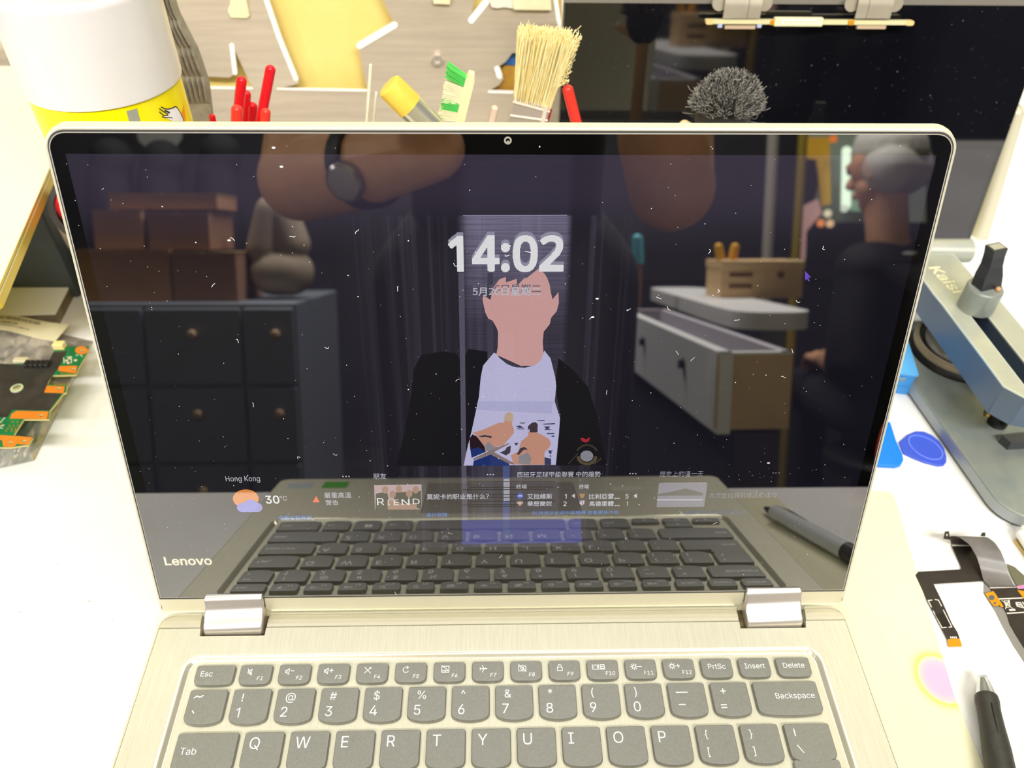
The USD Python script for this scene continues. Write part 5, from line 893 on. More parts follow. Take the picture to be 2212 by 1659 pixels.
# glue stick, tilted
ga_, gb_ = ay(838, 183, 190), ay(940, 283, 190); ge = to_floor(ga_, gb_, 10.5); gd = unit(ge - ga_)
gl = thing('glue_stick', 'yellow-capped silver marker leaning to the right in the tool tray', 'marker', (ge[0], 206, 3.2)); Lg = np.linalg.norm(ge - ga_)
part(gl, 'cap', lathe([(0, 0), (5.6, 0), (6.7, .8), (7.0, 3), (7.2, 15), (0, 15)], ga_, gd, 32), mat('cap_yellow', '#f0cf55', .4, col2='#e9bd46', scale=40)); part(gl, 'barrel', lathe([(6.9, 15), (6.9, Lg - 6), (5, Lg - 1), (0, Lg - .5)], ga_, gd, 32), mat('barrel_silver', '#dfdccb', .2, .75))
for k_ in (.4, 1.6, 2.5): sd = unit(np.cross(gd, [0, 1, 0])); sv = unit(np.cross(gd, sd)); part(gl, 'barrel_line', rod(ga_ + gd*15.5 + 6.9*(math.cos(k_)*sd - math.sin(k_)*abs(1)*np.array([0, 1, 0])*1), ga_ + gd*(Lg - 20) + 6.9*(math.cos(k_)*sd - math.sin(k_)*np.array([0, 1, 0])), .28, n=6), mat('line_grey', '#8f8c7a', .4))
# green bristle brush
ba, bb_ = ay(1017, 162, 203), ay(994, 256, 203); be = to_floor(ba, bb_, 3.6); bdv = unit(be - ba); bl = np.linalg.norm(be - ba)
gb = thing('toothbrush', 'small brush with green and cream bristles in the tool tray', 'brush', (be[0], 203, 3.2))
m_bh = mat('brush_handle_bone', '#ece0ae', .4); m_bg = mat('bristle_green', '#57c95c', .5); m_bc = mat('bristle_cream', '#efe6bf', .6)
sidev = unit(np.cross(bdv, [0, 1, 0])); sidev = sidev if sidev[0] > 0 else -sidev
def slab(s0, s1, w0, w1): return loft([np.array([ba + bdv*s + sidev*(x) + np.array([0, y, 0]) for x, y in ((w_[0], -3), (w_[1], -3), (w_[1], 3), (w_[0], 3))]) for s, w_ in ((s0, w0), ((s0+s1)/2, ((w0[0]+w1[0])/2, (w0[1]+w1[1])/2)), (s1, w1))])
part(gb, 'handle', cat([slab(-1.2, 2, (-1.2, 1.6), (-2.2, 2.4)), slab(2, 40, (-2.2, 2.4), (-2.2, 2.4)), slab(40, bl, (-2.2, 2.4), (-3, 3))]), m_bh, 40)
for i, (s, L_, m_, k_) in enumerate(((1.5, 10.5, m_bg, 1.5), (6.5, 10, m_bc, .3), (11, 9.5, m_bc, .1), (15.5, 9.0, m_bg, .4), (20.5, 9.5, m_bc, .1))):
    ms = [tube([ba + bdv*(s + dx) + sidev*-1.9 + np.array([0, dy, 0]), ba + bdv*(s + dx*1.35 - k_*L_*.25) + sidev*(-2 - L_*rng.uniform(.9, 1.05)) + np.array([0, dy*1.4, 0])], [.33, .3], 5) for dx in np.linspace(0, 4.2, 7) for dy in np.linspace(-2.4, 2.4, 5)]
    part(gb, 'bristle_tuft', cat(ms), m_, 30, kind='stuff')
# flat paintbrush with cream bristles
YB2 = 214.0
P_ = lambda u, v, y=YB2: ay(u, v, y)
pb = thing('paintbrush', 'flat paintbrush with straw-coloured bristles behind the display', 'paintbrush', (P_(1140, 255)[0], YB2, 3.2))
fa, fb, ta, tb = P_(1110, 204), P_(1187, 224), P_(1124, 64), P_(1234, 76); ff0, ff1 = P_(1098, 262), P_(1178, 262)
fer = lambda q0, q1, dy: [q0 + [0, -dy, 0], q1 + [0, -dy, 0], q1 + [0, dy, 0], q0 + [0, dy, 0]]
lo0, lo1 = fa + (ff0 - fa)*2.1, fb + (ff1 - fb)*2.1
part(pb, 'ferrule', loft([np.array(fer(*x)) for x in ((fa, fb, 4.5), (fa + (ff0-fa)*.16, fb + (ff1-fb)*.16, 5.2), (ff0, ff1, 5.2), (lo0, lo1, 5.0))]), mat('ferrule_tin', '#d9ccc8', .3, .7), 20)
for k_ in (.12, .62): 
    u0, u1 = fa + (ff0-fa)*k_, fb + (ff1-fb)*(k_ + .1); part(pb, 'ferrule_bead', tube([u0 + [-.3, -5.2, 0], u1 + [.3, -5.2, 0]], .7, 8), mat('ferrule_bead', '#efe6d8', .3, .5))
mm = (fa + fb)/2*.42 + fb*.58; md = (ff0 + ff1)/2*.42 + ff1*.58; part(pb, 'ferrule_fold', tube([mm*[1, 1, 1] + [2, -5.5, 0], md + [2, -5.5, 0]], 1.2, 8), mat('ferrule_bead', 0)); part(pb, 'red_band', tube([fb + [.6, -2, -2], ff1 + [.6, -2, 0]], 1.0, 8), mat('band_red', '#a82c3c', .4))
lm = (lo0 + lo1)/2; hb_ = lm*1.0; hb_ = np.array([np.clip(lm[0] - 4, tx0 + 10, tx1 - 10), YB2, 3.7])
part(pb, 'handle', loft([np.array(fer(lo0*.9 + lo1*.1, lo1*.9 + lo0*.1, 4.2)), np.array(fer(lm*.7 + hb_*.3 + [-6, 0, 0], lm*.7 + hb_*.3 + [6, 0, 0], 4)), np.array(fer(hb_ + [-5, 0, 0], hb_ + [5, 0, 0], 3.5))]), mat('brush_handle_wood', '#c99d62', .5))
m_straw = mat('bristle_straw', '#f8e6a0', .55, col2='#fdf2c0', scale=300); m_straw_d = mat('bristle_straw_dark', '#ecd27e', .6); st_, sd_ = [], []
for i in range(4600):
    s = rng.uniform(0, 1); y_ = rng.normal(0, 1.9); base = fa*(1-s) + fb*s + [0, y_, 1 - 2]; s2 = np.clip(s + rng.normal(0, .025), -.02, 1.03); tip_ = ta*(1-s2) + tb*s2 + np.array([rng.normal(0, .4), y_*1.7, rng.normal(-.9, 1.3)])
    m1 = base*.62 + tip_*.38 + rng.normal(0, .22, 3); m2 = base*.28 + tip_*.72 + rng.normal(0, .3, 3); (sd_ if rng.random() < .08 else st_).append(np.array([base, m1, m2, tip_]))
for i in range(170):
    s = rng.uniform(.86, 1.02); k = rng.uniform(.35, 1.05); base = fb + (tb - fb)*k*.7 + [0, rng.normal(0, 2), 0]; tip_ = fb + (tb - fb)*k + np.array([rng.uniform(1, 5.5), rng.normal(0, 2), rng.uniform(-4, 3)])
    md_ = base*.4 + tip_*.6 + rng.normal(0, .9, 3); st_.append(np.array([base, md_, tip_*.8 + md_*.2 + rng.normal(0, .6, 3), tip_]))
for i in range(60):
    s = rng.uniform(0, 1); b_ = ta*(1-s) + tb*s; st_.append(np.array([b_ - [0, 0, 6], b_ - [0, 0, 2], b_ + [rng.normal(0, .5), 0, 0], b_ + [rng.normal(0, 1.2), 0, rng.uniform(.5, 2.6)]]))
curves(pb, 'bristles', st_, .34, m_straw); curves(pb, 'dark_bristles', sd_, .34, m_straw_d)
part(pb, 'bristle_core', loft([np.array(fer(fa + [.6, 0, 0], fb + [-.6, 0, 0], 3)), np.array(fer(ta*.95 + fa*.05 + [1, 0, -3], tb*.93 + fb*.07 + [-1.5, 0, -3], 2.6))]), m_straw_d)
# fuzzy grey brush
bc_ = ay(1560, 262, 210); gr = thing('dusting_brush', 'fluffy black and grey brush in front of the black LCD panel', 'brush', (bc_[0], 210, 3.2))
hs, bk, wt = [], [], []
core = bc_ + [0, 0, 2]
for i in range(6500):
    th = rng.uniform(0, 2*math.pi); ph = math.acos(rng.uniform(.02, 1)); dirv = np.array([math.sin(ph)*math.cos(th), math.sin(ph)*math.sin(th), math.cos(ph)]); dirv = unit(dirv + [.0, 0, .25])
    tipv = np.array([dirv[0]*20.5 + (1.5 if dirv[0] > 0 else 0), dirv[1]*15, dirv[2]*26]); b_ = core + tipv*rng.uniform(.3, .6); e2 = core + tipv*rng.uniform(.90, 1.04) + rng.normal(0, .5, 3)
    c1 = b_*.6 + e2*.4 + rng.normal(0, .5, 3); c2 = b_*.2 + e2*.8 + rng.normal(0, .6, 3); (wt if rng.random() < .40 else (hs if rng.random() < .6 else bk)).append(np.array([b_, c1, c2, e2]))
for i in range(26):
    th = rng.uniform(-.2, 3.3); e2 = core + np.array([math.cos(th)*24, rng.normal(-3, 4), math.sin(th)*26]); b_ = core*.4 + e2*.6; wt.append(np.array([b_, b_*.6 + e2*.4 + rng.normal(0, .4, 3), b_*.2 + e2*.8 + rng.normal(0, .4, 3), e2 + rng.normal(0, 1.2, 3)]))
curves(gr, 'pale_hairs', wt, .2, mat('hair_pale', '#aaa69b', .6)); curves(gr, 'grey_hairs', hs, .28, mat('hair_grey', '#6f6c66', .6)); curves(gr, 'black_hairs', bk, .3, mat('hair_black', '#22211f', .5))
part(gr, 'hair_core', trimesh.creation.icosphere(3, 1.0).apply_transform(np.diag([15.0, 11, 18, 1])).apply_translation(core), mat('hair_black', 0))
wl_ = ay(1470, 258, 208); part(gr, 'wood_ferrule', rod(core + [-10, -2, -10], wl_ + [0, 0, -2], 3.2, False, True), mat('brush_wood_light', '#e3bd8c', .5)); part(gr, 'handle', rod(np.array([core[0] - 4, 210, 3.7]), core + [0, 0, -3], 5, n=18), mat('brush_handle_wood', 0))
for i in range(6): pass

# --- white bin at the back right
bl_ = ay(2094, 546, 338.0); YW = bl_[1]
wbn = thing('plastic_bin', 'white plastic bin with beige corner post at the right edge, behind the clamp', 'bin', (bl_[0] + 60, YW + 60, 0))
zt = float(ay(2195, 226, YW + 12)[2]); m_post = mat('bin_post_beige', '#d8d2b8', .4, .15); m_bin = mat('bin_white', '#f3f1ec', .4)
ptop = ay(2198, 230, YW + 14); pbot = np.array([bl_[0] + 5, YW + 4, .05])
part(wbn, 'corner_post', rod(pbot, ptop, 6.2, False, True, 24), m_post)
lv = (ptop - pbot); q0_ = pbot + [6, 2, 0]; part(wbn, 'front_face', loft([np.array([q0_, q0_ + [150, 0, 0], q0_ + [150, 130, 0], q0_ + [0, 130, 0]]), np.array([q0_ + lv*.98, q0_ + lv*.98 + [150, 0, 0], q0_ + lv*.98 + [150, 120, 0], q0_ + lv*.98 + [0, 120, 0]])]), m_bin, False)

# ================================================================== WHAT THE DISPLAY MIRRORS: THE SHOP BEHIND THE CAMERA
m_skin = mat('skin_tan', '#cb9a78', .5, col2='#c2906e', scale=30); m_blackcloth = mat('cloth_black', '#0d0c0f', .85); m_trouser = mat('cloth_charcoal', '#1b1b20', .85); m_hairb = mat('hair_dark', '#131110', .6); m_hairg = mat('hair_grey_white', '#b7b3ac', .7); m_shoe = mat('shoe_black', '#151515', .5)
def sph(p, r, n=20): return m3.Manifold.sphere(r, n).translate([float(x) for x in p])
def bones(pairs, L=9.0, it=10):
    ms = [m3.Manifold.batch_hull([sph(a, ra), sph(b, rb)]) for (a, ra), (b, rb) in pairs]
    m = m3.Manifold.batch_boolean(ms, m3.OpType.Add).refine_to_length(L).to_mesh(); t = trimesh.Trimesh(m.vert_properties[:, :3], m.tri_verts, process=True)
    trimesh.smoothing.filter_taubin(t, iterations=it); return t
def hand_bones(w, d, side, curl, up):
    """palm and five bent fingers; d: direction of the fingers, side: towards the thumb, up: back of the hand"""
    w, d, side, up = np.array(w, float), unit(d), unit(side), unit(up); b = []
    k = w + d*82
    b += [((w, 21), (w + d*45 + side*16, 17)), ((w, 20), (w + d*45 - side*18, 16)), ((w + d*45 + side*16, 17), (k + side*24, 11)), ((w + d*45 - side*18, 16), (k - side*26, 10)), ((w + d*30, 18), (k, 13))]
    for off, ln, r in ((27, 66, 9.2), (9, 76, 9.4), (-9, 70, 9.0), (-26, 54, 8.0)):
        p0 = k + side*off; a1 = unit(d*math.cos(curl) - up*math.sin(curl)); p1 = p0 + a1*ln*.45; a2 = unit(d*math.cos(curl*2) - up*math.sin(curl*2)); p2 = p1 + a2*ln*.32; a3 = unit(d*math.cos(curl*2.7) - up*math.sin(curl*2.7)); p3 = p2 + a3*ln*.23
        b += [((p0, r+1), (p1, r)), ((p1, r), (p2, r-.7)), ((p2, r-.7), (p3, r-1.5))]
    t0 = w + d*22 + side*22; t1 = t0 + unit(d*.6 + side*.75 - up*.2)*36; t2 = t1 + unit(d*.85 + side*.25 - up*.3)*30; t3 = t2 + unit(d*.95 - up*.25)*22
    return b + [((w + d*10, 19), (t0, 15)), ((t0, 14), (t1, 11)), ((t1, 11), (t2, 9.8)), ((t2, 9.8), (t3, 8.5))]
def head_mesh(o, face, tilt=0, hair=None):
    """a head with brow, nose, mouth, chin, ears; o = centre, face = looking direction"""
    f = unit(np.array(face, float)); s = unit(np.cross(f, [0, 0, 1])); u = np.cross(s, f)
    P = lambda x, y, z: o + s*x + f*y + u*z
    prs = [((P(0, -12, 22), 80), (P(0, 8, 12), 76)), ((P(0, 16, -30), 60), (P(0, 34, -72), 33)), ((P(-30, 20, -40), 36), (P(-14, 38, -80), 24)), ((P(30, 20, -40), 36), (P(14, 38, -80), 24)), ((P(0, 76, 2), 10), (P(0, 96, -26), 12)), ((P(-14, 84, -30), 9), (P(14, 84, -30), 9)),
           ((P(-34, 72, 14), 12), (P(34, 72, 14), 12)), ((P(-18, 72, -55), 9), (P(18, 72, -55), 9)), ((P(-80, -4, 8), 8), (P(-82, -10, -24), 7)), ((P(80, -4, 8), 8), (P(82, -10, -24), 7))]
    return prs, P
def person(label, J, rd_, clothes, hair_mat, face, sleeve=.45, hands=None):
    """J: joints. One continuous body; shirt, trousers, shoes, hair and eyes are its parts."""
    t = thing('person', label, 'person', tuple((J['hipL'] + J['hipR'])/2*[1, 1, 0] + [0, 0, FLOOR]))
    hp, P = head_mesh(J['head'], face); ch, pe = J['chest'], J['pelvis']
    body = hp + [((J['neck'], 50), (J['head'] - [0, 0, 40], 52)), ((ch, 120), (pe, 115)), ((J['shL'], 58), (J['shR'], 58)), ((J['shL'], 55), (ch, 110)), ((J['shR'], 55), (ch, 110)), ((pe, 110), (J['hipL'], 82)), ((pe, 110), (J['hipR'], 82)), ((J['neck'], 50), (ch, 90))]
    for S in 'LR':
        body += [((J['sh'+S], 52), (J['el'+S], 41)), ((J['el'+S], 43), (J['el'+S]*.55 + J['wr'+S]*.45, 40)), ((J['el'+S]*.55 + J['wr'+S]*.45, 40), (J['wr'+S], 27)), ((J['hip'+S], 80), (J['kn'+S], 56)), ((J['kn'+S], 55), (J['an'+S], 38)), ((J['an'+S], 38), (J['an'+S] + J['toe'], 30))]
    if hands: body += hands
    part(t, 'body', bones(body, 11), m_skin, 60)
    lerp = lambda a, b, k: a*(1-k) + b*k
    sh_ = [((ch, 132), (pe - [0, 0, 10], 128)), ((J['shL'], 68), (J['shR'], 68)), ((J['shL'], 66), (ch, 122)), ((J['shR'], 66), (ch, 122))] + [((J['sh'+S], 64), (lerp(J['sh'+S], J['el'+S], sleeve), 58)) for S in 'LR']
    part(t, 'shirt', bones(sh_, 16), clothes[0], 60); tr_ = [((pe, 122), (J['hipL'], 93)), ((pe, 122), (J['hipR'], 93))] + [x for S in 'LR' for x in (((J['hip'+S], 92), (J['kn'+S], 68)), ((J['kn'+S], 67), (lerp(J['kn'+S], J['an'+S], .95), 54)))]
    part(t, 'trousers', bones(tr_, 18), clothes[1], 60)
    for S in 'LR': part(t, 'shoe', bones([((J['an'+S] - [0, 0, 12], 40), (J['an'+S] + J['toe']*1.25 - [0, 0, 4], 35))], 12), m_shoe, 60)
    part(t, 'hair', bones([((P(0, -18, 36), 82), (P(0, 14, 40), 68)), ((P(-28, -30, 0), 66), (P(28, -30, 0), 66)), ((P(-20, 30, 66), 36), (P(20, 30, 66), 36))], 10, 4), hair_mat, 60)
    for x in (-30, 30): part(t, 'eye', trimesh.creation.icosphere(2, 9).apply_translation(P(x, 76, 4)), mat('eye_dark', '#2a211c', .2))
    return t
V3 = lambda *a: np.array(a, float)
# the photographer: leaning over the bench edge, both hands on the phone right behind the lens
elL, wrL = ryp(650, 385, -480), ryp(935, 322, -345); elR, wrR = ryp(1450, 405, -450), V3(118, -300, 318)
fwd = R @ V3(0, 0, -1); upc = R @ V3(0, 1, 0); phc = C - fwd*16 + R @ V3(28, -22, 0)
ph = thing('smartphone', 'dark smartphone held in both hands by the photographer', 'phone', tuple(phc))
pm = prism(rrect(-78, 78, -37, 37, 9), -4, 4); pm.apply_transform(frame(phc, R @ V3(1, 0, 0), upc, R @ V3(0, 0, 1))); part(ph, 'phone_body', pm, mat('phone_dark', '#15161a', .3))
J = dict(pelvis=V3(15, -770, 200), chest=V3(15, -655, 505), neck=V3(15, -610, 690), head=V3(15, -560, 830), shL=V3(-165, -640, 600), shR=V3(195, -640, 600), elL=elL, elR=elR, wrL=wrL, wrR=wrR, hipL=V3(-80, -780, 130), hipR=V3(110, -780, 130), knL=V3(-90, -760, -290), knR=V3(120, -760, -290), anL=V3(-95, -800, -690), anR=V3(125, -800, -690), toe=V3(0, 120, -20))
hL, hR = phc + R @ V3(-92, -20, 10), phc + R @ V3(92, -20, 10)
hands = hand_bones(wrL, hL - wrL + V3(-18, 0, 0), R @ V3(0, 1, 0) + V3(0, .2, 0), .55, V3(-1, -.2, .3)) + hand_bones(wrR, hR - wrR + V3(18, 0, 0), R @ V3(0, 1, 0) + V3(0, .2, 0), .55, V3(1, -.2, .3))
pho = person('person in a black shirt taking the picture, forearms and wristwatch mirrored in the display', J, None, (m_blackcloth, m_trouser), m_hairb, V3(0, .8, -.6), .42, hands)
wt_ = wrL*.55 + elL*.45; wdir = unit(wrL - elL)
part(pho, 'watch_strap', lathe([(36, -9), (41, -9), (41, 9), (36, 9)], wt_, wdir, 30), mat('watch_strap_dark', '#17171b', .5)); wo = unit(np.cross(wdir, [0, 0, 1])); wo = wo if wo[1] > 0 else -wo
part(pho, 'watch_case', lathe([(0, 37), (17, 37), (18, 39), (18, 45), (15, 47), (0, 47)], wt_, unit(wo + V3(.3, .2, -.5)), 28), mat('watch_case', '#8f8a84', .25, .8))
# the person in black at the right, seen from the side
hd = ryp(1912, 388, -1640)
bx_ = hd[0] + 75
J2 = dict(pelvis=V3(bx_ + 10, -1640, -210), chest=V3(bx_, -1650, 40), neck=V3(hd[0] + 20, -1640, 180), head=hd + V3(0, 0, 25), shL=V3(bx_ - 130, -1600, 120), shR=V3(bx_ + 165, -1680, 125), elL=V3(bx_ - 165, -1570, -110), elR=V3(bx_ + 215, -1710, -130), wrL=V3(bx_ - 120, -1810, -130), wrR=V3(bx_ + 140, -1900, -120), hipL=V3(bx_ - 70, -1650, -235), hipR=V3(bx_ + 105, -1650, -235), knL=V3(bx_ - 75, -2040, -250), knR=V3(bx_ + 110, -2040, -250), anL=V3(bx_ - 75, -2030, -690), anR=V3(bx_ + 110, -2030, -690), toe=V3(0, -120, -20))
h2 = hand_bones(J2['wrL'], V3(.1, -1, 0), V3(1, 0, .2), .5, V3(0, 0, 1)) + hand_bones(J2['wrR'], V3(-.1, -1, 0), V3(-1, 0, .2), .5, V3(0, 0, 1))
p2 = person('person in black with grey-white hair seated at the right, mirrored in the display', J2, None, (m_blackcloth, m_trouser), m_hairg, V3(-.55, -.83, -.1), .98, h2)
part(p2, 'collar', lathe([(62, -12), (74, -10), (76, 14), (64, 20)], J2['neck'] - V3(0, 0, 30), (0, .05, 1), 30), mat('collar_white', '#cfccc6', .7), 50)
stl = thing('stool', 'round black stool under the seated person in black', 'stool', (bx_ + 10, -1640, FLOOR)); part(stl, 'seat', lathe([(0, -395), (170, -395), (180, -385), (180, -362), (165, -352), (0, -352)], (bx_ + 10, -1640, 0), n=40), m_shoe)
for k in range(4): a_ = k*math.pi/2 + .7; part(stl, 'leg', rod((bx_ + 10 + 110*math.cos(a_), -1640 + 110*math.sin(a_), -394), (bx_ + 10 + 170*math.cos(a_), -1640 + 170*math.sin(a_), FLOOR + .5), 13), m_steel)

# --- red item lying on the bench at the right, only its mirror image is in view
rb = rzp(1866, 1066, 0); ro = np.array([rb[0] + 34, rb[1] + 16, 0])
rr = thing('strap_roll', 'orange-red roll with a black band standing on the bench, mirrored at the right edge', 'roll', tuple(ro))
ax_ = unit(V3(.75, .66, 0)); rcn = ro + [0, 0, 31]
part(rr, 'roll', lathe([(12, -26), (27, -26), (30.6, -20), (30.8, 20), (27, 26), (12, 26)], rcn, ax_, 48), mat('roll_orange_red', '#d8502f', .5)); part(rr, 'band', lathe([(30.7, -4), (31, -5), (31, 7), (30.7, 8)], rcn, ax_, 48), m_shoe, 40); part(rr, 'core', lathe([(8, -25), (12.2, -25), (12.2, 25), (8, 25)], rcn, ax_, 30), mat('roll_core_red', '#a51d18', .5))

# --- open drawer unit beside the photographer
def rot_box(p0, p1, th, z0, z1, away=1):
    p0, p1 = np.array(p0[:2]), np.array(p1[:2]); d = unit(p1 - p0); n_ = np.array([-d[1], d[0]])*away*th; return prism(Polygon([p0, p1, p1 + n_, p0 + n_]), z0, z1)
ZD_ = 42.0
dA, dB = rzp(1340, 668, ZD_), rzp(1556, 762, ZD_); dirx = V3(1, -.06, 0); dC, dD = dB + dirx*100, dA + dirx*100
dz0 = float(ryp(1560, 938, dB[1])[2]); m_dw = mat('drawer_white', '#d8d8d6', .5); m_db = mat('drawer_beige', '#c9ab7c', .5, col2='#bb9d70', scale=8); m_dl = mat('drawer_lilac_grey', '#b7b0b8', .6)
dr = thing('drawer_unit', 'white open drawer with beige side, mirrored right of centre in the display', 'drawer', tuple(((dA + dC)/2)*[1, 1, 0] + [0, 0, FLOOR]))
part(dr, 'front_panel', rot_box(dA, dB, 18, dz0, ZD_, -1), m_dw, False); part(dr, 'near_side', rot_box(dB, dC, 14, dz0 + 6, ZD_ - 3, -1), m_db, False); part(dr, 'near_rim', rot_box(dB, dC, 14, ZD_ - 3, ZD_, -1), m_dw, False); part(dr, 'far_side', rot_box(dD, dA, 14, dz0 + 6, ZD_, -1), m_dl, False); part(dr, 'back_panel', rot_box(dC, dD, 14, dz0 + 6, ZD_, -1), m_dl, False)
part(dr, 'drawer_bottom', prism(Polygon([dA[:2], dB[:2], dC[:2], dD[:2]]).buffer(-15), dz0 + 6, dz0 + 12), m_dl, False)
for k in (.35, .75): q = dA*(1-k) + dB*k; part(dr, 'lock', rod((q[0] - 1, q[1], ZD_ - 40), (q[0] - 9, q[1] - 2, ZD_ - 40), 9, n=16), mat('lock_dark', '#3a3a3e', .4, .5))
part(dr, 'cabinet_body', prism(Polygon([(dA + dirx*20)[:2], (dB + dirx*20)[:2], dC[:2], dD[:2]]).buffer(-8), FLOOR + .5, dz0 - .5), mat('cabinet_dark_grey', '#33343a', .6), False)
# --- white rounded desk with wooden organiser, far right
ZT_ = 62.0
k0_ = rzp(1530, 668, ZT_) + V3(30, -60, 0); k1_ = rzp(1600, 690, ZT_) + V3(40, -130, 0); k2_ = rzp(1760, 690, ZT_) + V3(0, -130, 0)
xd = 585
dp = Polygon([k0_[:2], k1_[:2], (xd, k2_[1]), (xd, k0_[1] - 700), (k0_[0], k0_[1] - 700)]).buffer(-60).buffer(60, quad_segs=8)
dk = thing('desk', 'white round-cornered desk carrying the wooden organiser, mirrored at the right', 'desk', (k2_[0], k0_[1], FLOOR)); part(dk, 'desk_top', prism(dp, ZT_ - 32, ZT_), mat('desk_white', '#d9d7d4', .4), False)
for x, y in ((k0_[0] + 50, k0_[1] - 600), (xd - 80, k0_[1] - 600), (xd - 80, k1_[1] - 110)): part(dk, 'leg', box(x, x + 45, y, y + 45, FLOOR + .5, ZT_ - 32.5), mat('bench_steel', 0))
yo = k0_[1] - 240; o0, o1 = ryp(1556, 640, yo), ryp(1732, 640, yo); oz = float(ryp(1640, 562, yo)[2])
og = thing('organiser', 'plywood box with two slots standing on the white desk', 'organiser', ((o0[0] + o1[0])/2, yo, ZT_)); m_ply = mat('plywood', '#d9b98a', .55, col2='#cda976', scale=7, stretch=(1, 1, 8))
part(og, 'front', box(o0[0], o1[0], yo - 6, yo, ZT_ + .3, oz - 18), m_ply); part(og, 'top', box(o0[0] - 2, o1[0] + 2, yo - 130, yo + 4, oz - 18, oz, 2), m_ply); part(og, 'body', box(o0[0] + 1, o1[0] - 1, yo - 128, yo - 6, ZT_ + .3, oz - 18), m_ply)
hO = oz - ZT_
for k in (.32, .62): part(og, 'slot', box(o0[0] + (o1[0]-o0[0])*.10, o0[0] + (o1[0]-o0[0])*.38, yo, yo + 2, ZT_ + hO*k - 5, ZT_ + hO*k + 5), mat('slot_brown', '#6d4a30', .6))
part(og, 'knob', lathe([(0, 0), (8, 0), (8, 6), (0, 7)], (o0[0] + (o1[0]-o0[0])*.72, yo, ZT_ + hO*.62), (0, 1, 0), 16), mat('slot_brown', 0))
yw = ryp(1552, 548, yo - 10); ylw = thing('yellow_clip', 'orange-yellow clip on the left end of the plywood box', 'clip', (yw[0], yo - 40, oz)); 
for dx in (-14, 12): part(ylw, 'clip_arm', rod((o0[0] + 20 + dx, yo - 30, oz + .5), (o0[0] + 20 + dx*1.6, yo - 30, oz + 38), 10, False, True), mat('clip_yellow', '#e0a520', .4))
YPO = -1900.0
pq = ryp(1667, 420, YPO); single('steel_pole', rod((pq[0], YPO, FLOOR + .5), (pq[0] - 10, YPO, CEIL - .5), 15, n=20), mat('pole_grey', '#a8a29a', .4, .3), 'grey steel pole behind the plywood box, mirrored at the upper right', 'pole')
pq = ryp(1727, 420, YPO - 60); single('brass_pole', rod((pq[0], YPO - 60, FLOOR + .5), (pq[0], YPO - 60, CEIL - .5), 13, n=20), mat('pole_brass', '#9a8430', .4, .3), 'yellow-brown pole right of the grey steel pole', 'pole')
tq0, tq1 = ryp(1377, 505, -1560), ryp(1380, 665, -1560); br = thing('teal_tool', 'teal-handled wooden tool standing behind the white drawer', 'tool', (tq1[0], -1560, FLOOR)); part(br, 'teal_grip', rod(tq1*.4 + tq0*.6, tq0, 14, False, True), mat('teal_plastic', '#4f9fae', .4)); part(br, 'wood_shaft', rod((tq1[0], -1560, FLOOR + .5), tq1*.4 + tq0*.6, 9), mat('tool_wood', '#8d5f44', .5))
tl_ = ryp(1350, 650, -1530); part(br, 'teal_hook', lathe([(16, -8), (30, -8), (30, 8), (16, 8)], tl_ + V3(0, -20, 0), (0, 1, 0), 24), mat('teal_plastic', 0))
# --- bright shop display seen past the seated person
YS_ = -2500.0
def wallquad(px, y, th=12): q = [(float(ryp(u, v, y)[0]), float(ryp(u, v, y)[2])) for u, v in px]; return platem(prism(Polygon(q).buffer(0), 0, th), y)
dc = thing('display_case', 'bright glass display case with yellow and green panels, mirrored at the upper right', 'display case', (1000, YS_, FLOOR))
part(dc, 'case_back', wallquad([(1730, 200), (2000, 200), (2000, 480), (1800, 480), (1740, 470)], YS_ - 60), mat('case_grey', '#8b9488', .5), False)
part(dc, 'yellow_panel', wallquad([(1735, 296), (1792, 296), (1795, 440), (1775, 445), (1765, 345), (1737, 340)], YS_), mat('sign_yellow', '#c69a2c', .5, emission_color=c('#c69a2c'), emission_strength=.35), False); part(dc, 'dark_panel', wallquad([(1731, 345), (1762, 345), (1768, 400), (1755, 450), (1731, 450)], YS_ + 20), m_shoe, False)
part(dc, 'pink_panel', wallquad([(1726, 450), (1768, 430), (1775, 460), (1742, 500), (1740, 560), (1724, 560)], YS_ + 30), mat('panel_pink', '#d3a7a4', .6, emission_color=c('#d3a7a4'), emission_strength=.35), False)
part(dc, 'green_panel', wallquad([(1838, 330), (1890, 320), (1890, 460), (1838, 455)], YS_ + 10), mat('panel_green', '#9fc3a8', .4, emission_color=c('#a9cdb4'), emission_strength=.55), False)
part(dc, 'case_base', box(500, 1500, YS_ - 90, YS_ - 20, FLOOR + .5, 60), m_trouser)
tb0, tb1 = ryp(1829, 316, YS_ + 40), ryp(1827, 452, YS_ + 40); part(dc, 'tube_lamp', rod(tb1, tb0, 16, True, True, 16), glow('tube_glow', '#e9ffe0', 4.2)); tb0, tb1 = ryp(1862, 304, YS_ + 40), ryp(1888, 302, YS_ + 40); part(dc, 'tube_lamp', rod(tb0, tb1, 16, True, True, 14), glow('tube_glow', 0, 0))
for u, v, col in ((1800, 300, '#ff8a3a'), (1788, 461, '#fff3c8'), (1773, 482, '#ff9a5a'), (1793, 483, '#ffd2a0'), (1915, 299, '#f2ffe4'), (1824, 450, '#f4ffe6')): part(dc, 'bulb', trimesh.creation.icosphere(2, 13).apply_translation(ryp(u, v, YS_ + 60)), glow('bulb_' + col[1:], col, 2.6), True)
pg = ryp(1905, 300, YS_ - 20); part(dc, 'orange_sign', wallquad([(1925, 300), (1950, 300), (1950, 390), (1930, 390)], YS_ + 5), mat('sign_orange', '#b5552a', .5, emission_color=c('#b5552a'), emission_strength=.3), False)
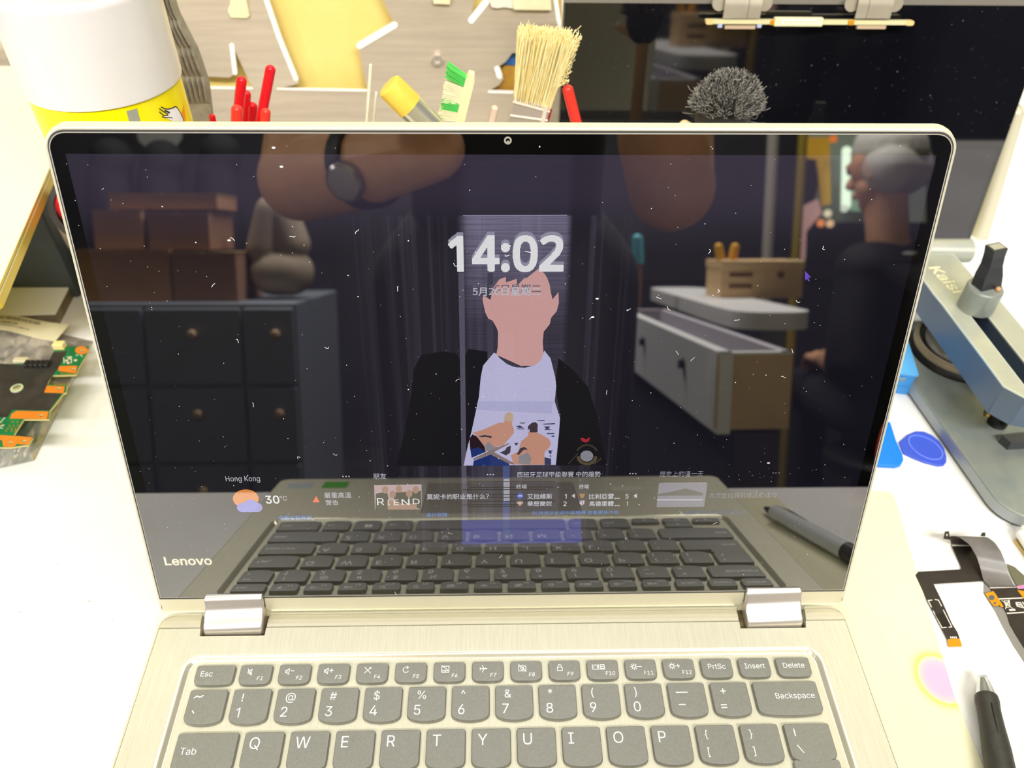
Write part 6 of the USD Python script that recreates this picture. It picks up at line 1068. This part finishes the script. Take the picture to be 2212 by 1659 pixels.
# --- cabinet with carton boxes at the left
YC = -1550.0
c0, c1 = ryp(195, 655, YC), ryp(640, 655, YC); zcb = float(c0[2]); m_cab = mat('cabinet_blue_grey', '#767b84', .5, .2); cbn = thing('filing_cabinet', 'blue-grey steel cabinet with pale knobs under the carton boxes', 'cabinet', ((c0[0] + c1[0])/2, YC - 250, FLOOR))
part(cbn, 'carcass', box(c0[0] - 300, c1[0], YC - 500, YC, FLOOR + .5, zcb, 3), m_cab)
for i, (xa2, xb2) in enumerate(((c0[0] - 290, c0[0] + 120), (c0[0] + 130, c1[0] - 130), (c1[0] - 122, c1[0] - 6))):
    for j in range(3):
        z1_ = zcb - 12 - j*190; dd = part(cbn, 'drawer_front', box(xa2, xb2, YC, YC + 14, z1_ - 180, z1_, 2), m_cab); part(dd, 'knob', lathe([(0, 0), (8, 2), (11, 12), (8, 17), (0, 18)], ((xa2 + xb2)/2 if i < 2 else xb2 - 40, YC + 14, z1_ - 60), (0, 1, 0), 16), mat('knob_wood', '#b99a70', .5))
m_cart = mat('cardboard', '#b88c66', .8, col2='#a87d5a', scale=5); m_cart2 = mat('cardboard_dark', '#95705a', .8); m_tapec = mat('carton_tape', '#a98a62', .4)
def carton(px0, px1, v0, v1, y, dep, label, m_=m_cart):
    a_, b_ = ryp(px0, v1, y), ryp(px1, v1, y); zt_ = float(ryp((px0 + px1)/2, v0, y)[2]); zb_ = float(a_[2])
    t = thing('carton_box', label, 'carton', ((a_[0] + b_[0])/2, y - dep/2, zb_)); part(t, 'carton', box(a_[0], b_[0], y - dep, y, zb_, zt_, 2), m_); part(t, 'top_flap', box(a_[0] - 2, (a_[0] + b_[0])/2 - 1, y - dep, y + 3, zt_, zt_ + 3), m_tapec); part(t, 'top_flap', box((a_[0] + b_[0])/2 + 1, b_[0] + 2, y - dep, y + 3, zt_, zt_ + 3), m_tapec)
carton(175, 372, 542, 653, YC - 40, 220, 'large brown carton on the left of the blue-grey cabinet'); carton(376, 515, 547, 653, YC - 40, 220, 'darker brown carton right of the large one on the cabinet', m_cart2)
carton(205, 310, 457, 538, YC - 60, 180, 'brown carton stacked upper left on the large carton'); carton(322, 455, 462, 540, YC - 60, 180, 'dark carton stacked upper right of the pile', m_cart2); carton(235, 470, 420, 452, YC - 80, 150, 'long flat carton on top of the pile')
bgx = ryp(575, 500, YC - 150) + V3(25, 0, 18); single('cloth_bag', bones([((bgx + V3(-30, 0, -60), 46), (bgx + V3(-10, 0, 30), 40)), ((bgx + V3(40, 0, -50), 44), (bgx + V3(20, 0, 20), 40)), ((bgx + V3(-10, 0, -118), 60), (bgx + V3(30, 0, -118), 60))], 12), mat('bag_beige', '#9d8d7a', .8), 'beige cloth bag slumped right of the cartons', 'bag', 60)
wq = wallquad([(272, 200), (395, 200), (392, 300), (375, 325), (320, 322), (300, 305)], -2900); single('pale_poster', wq, mat('poster_grey', '#8d8c86', .7), 'pale grey board on the far wall, mirrored at the upper left', 'board', False)
for px, lb in (((235, 345), 'leftmost dark hooded jacket on a floor stand, far back'), ((345, 350), 'middle dark jacket on a floor stand, far back'), ((470, 335), 'rightmost dark jacket on a floor stand, far back')):
    q = ryp(px[0], px[1] + 40, -2300); single('dark_jacket', bones([((q, 62), (q + V3(15, 0, 60), 66)), ((q, 68), (q - V3(0, 0, 200), 76)), ((q - V3(0, 0, 200), 76), (V3(q[0], -2300, FLOOR + 77), 77))], 22), m_trouser, lb, 'jacket', 60, 'jackets hanging far back at the left')
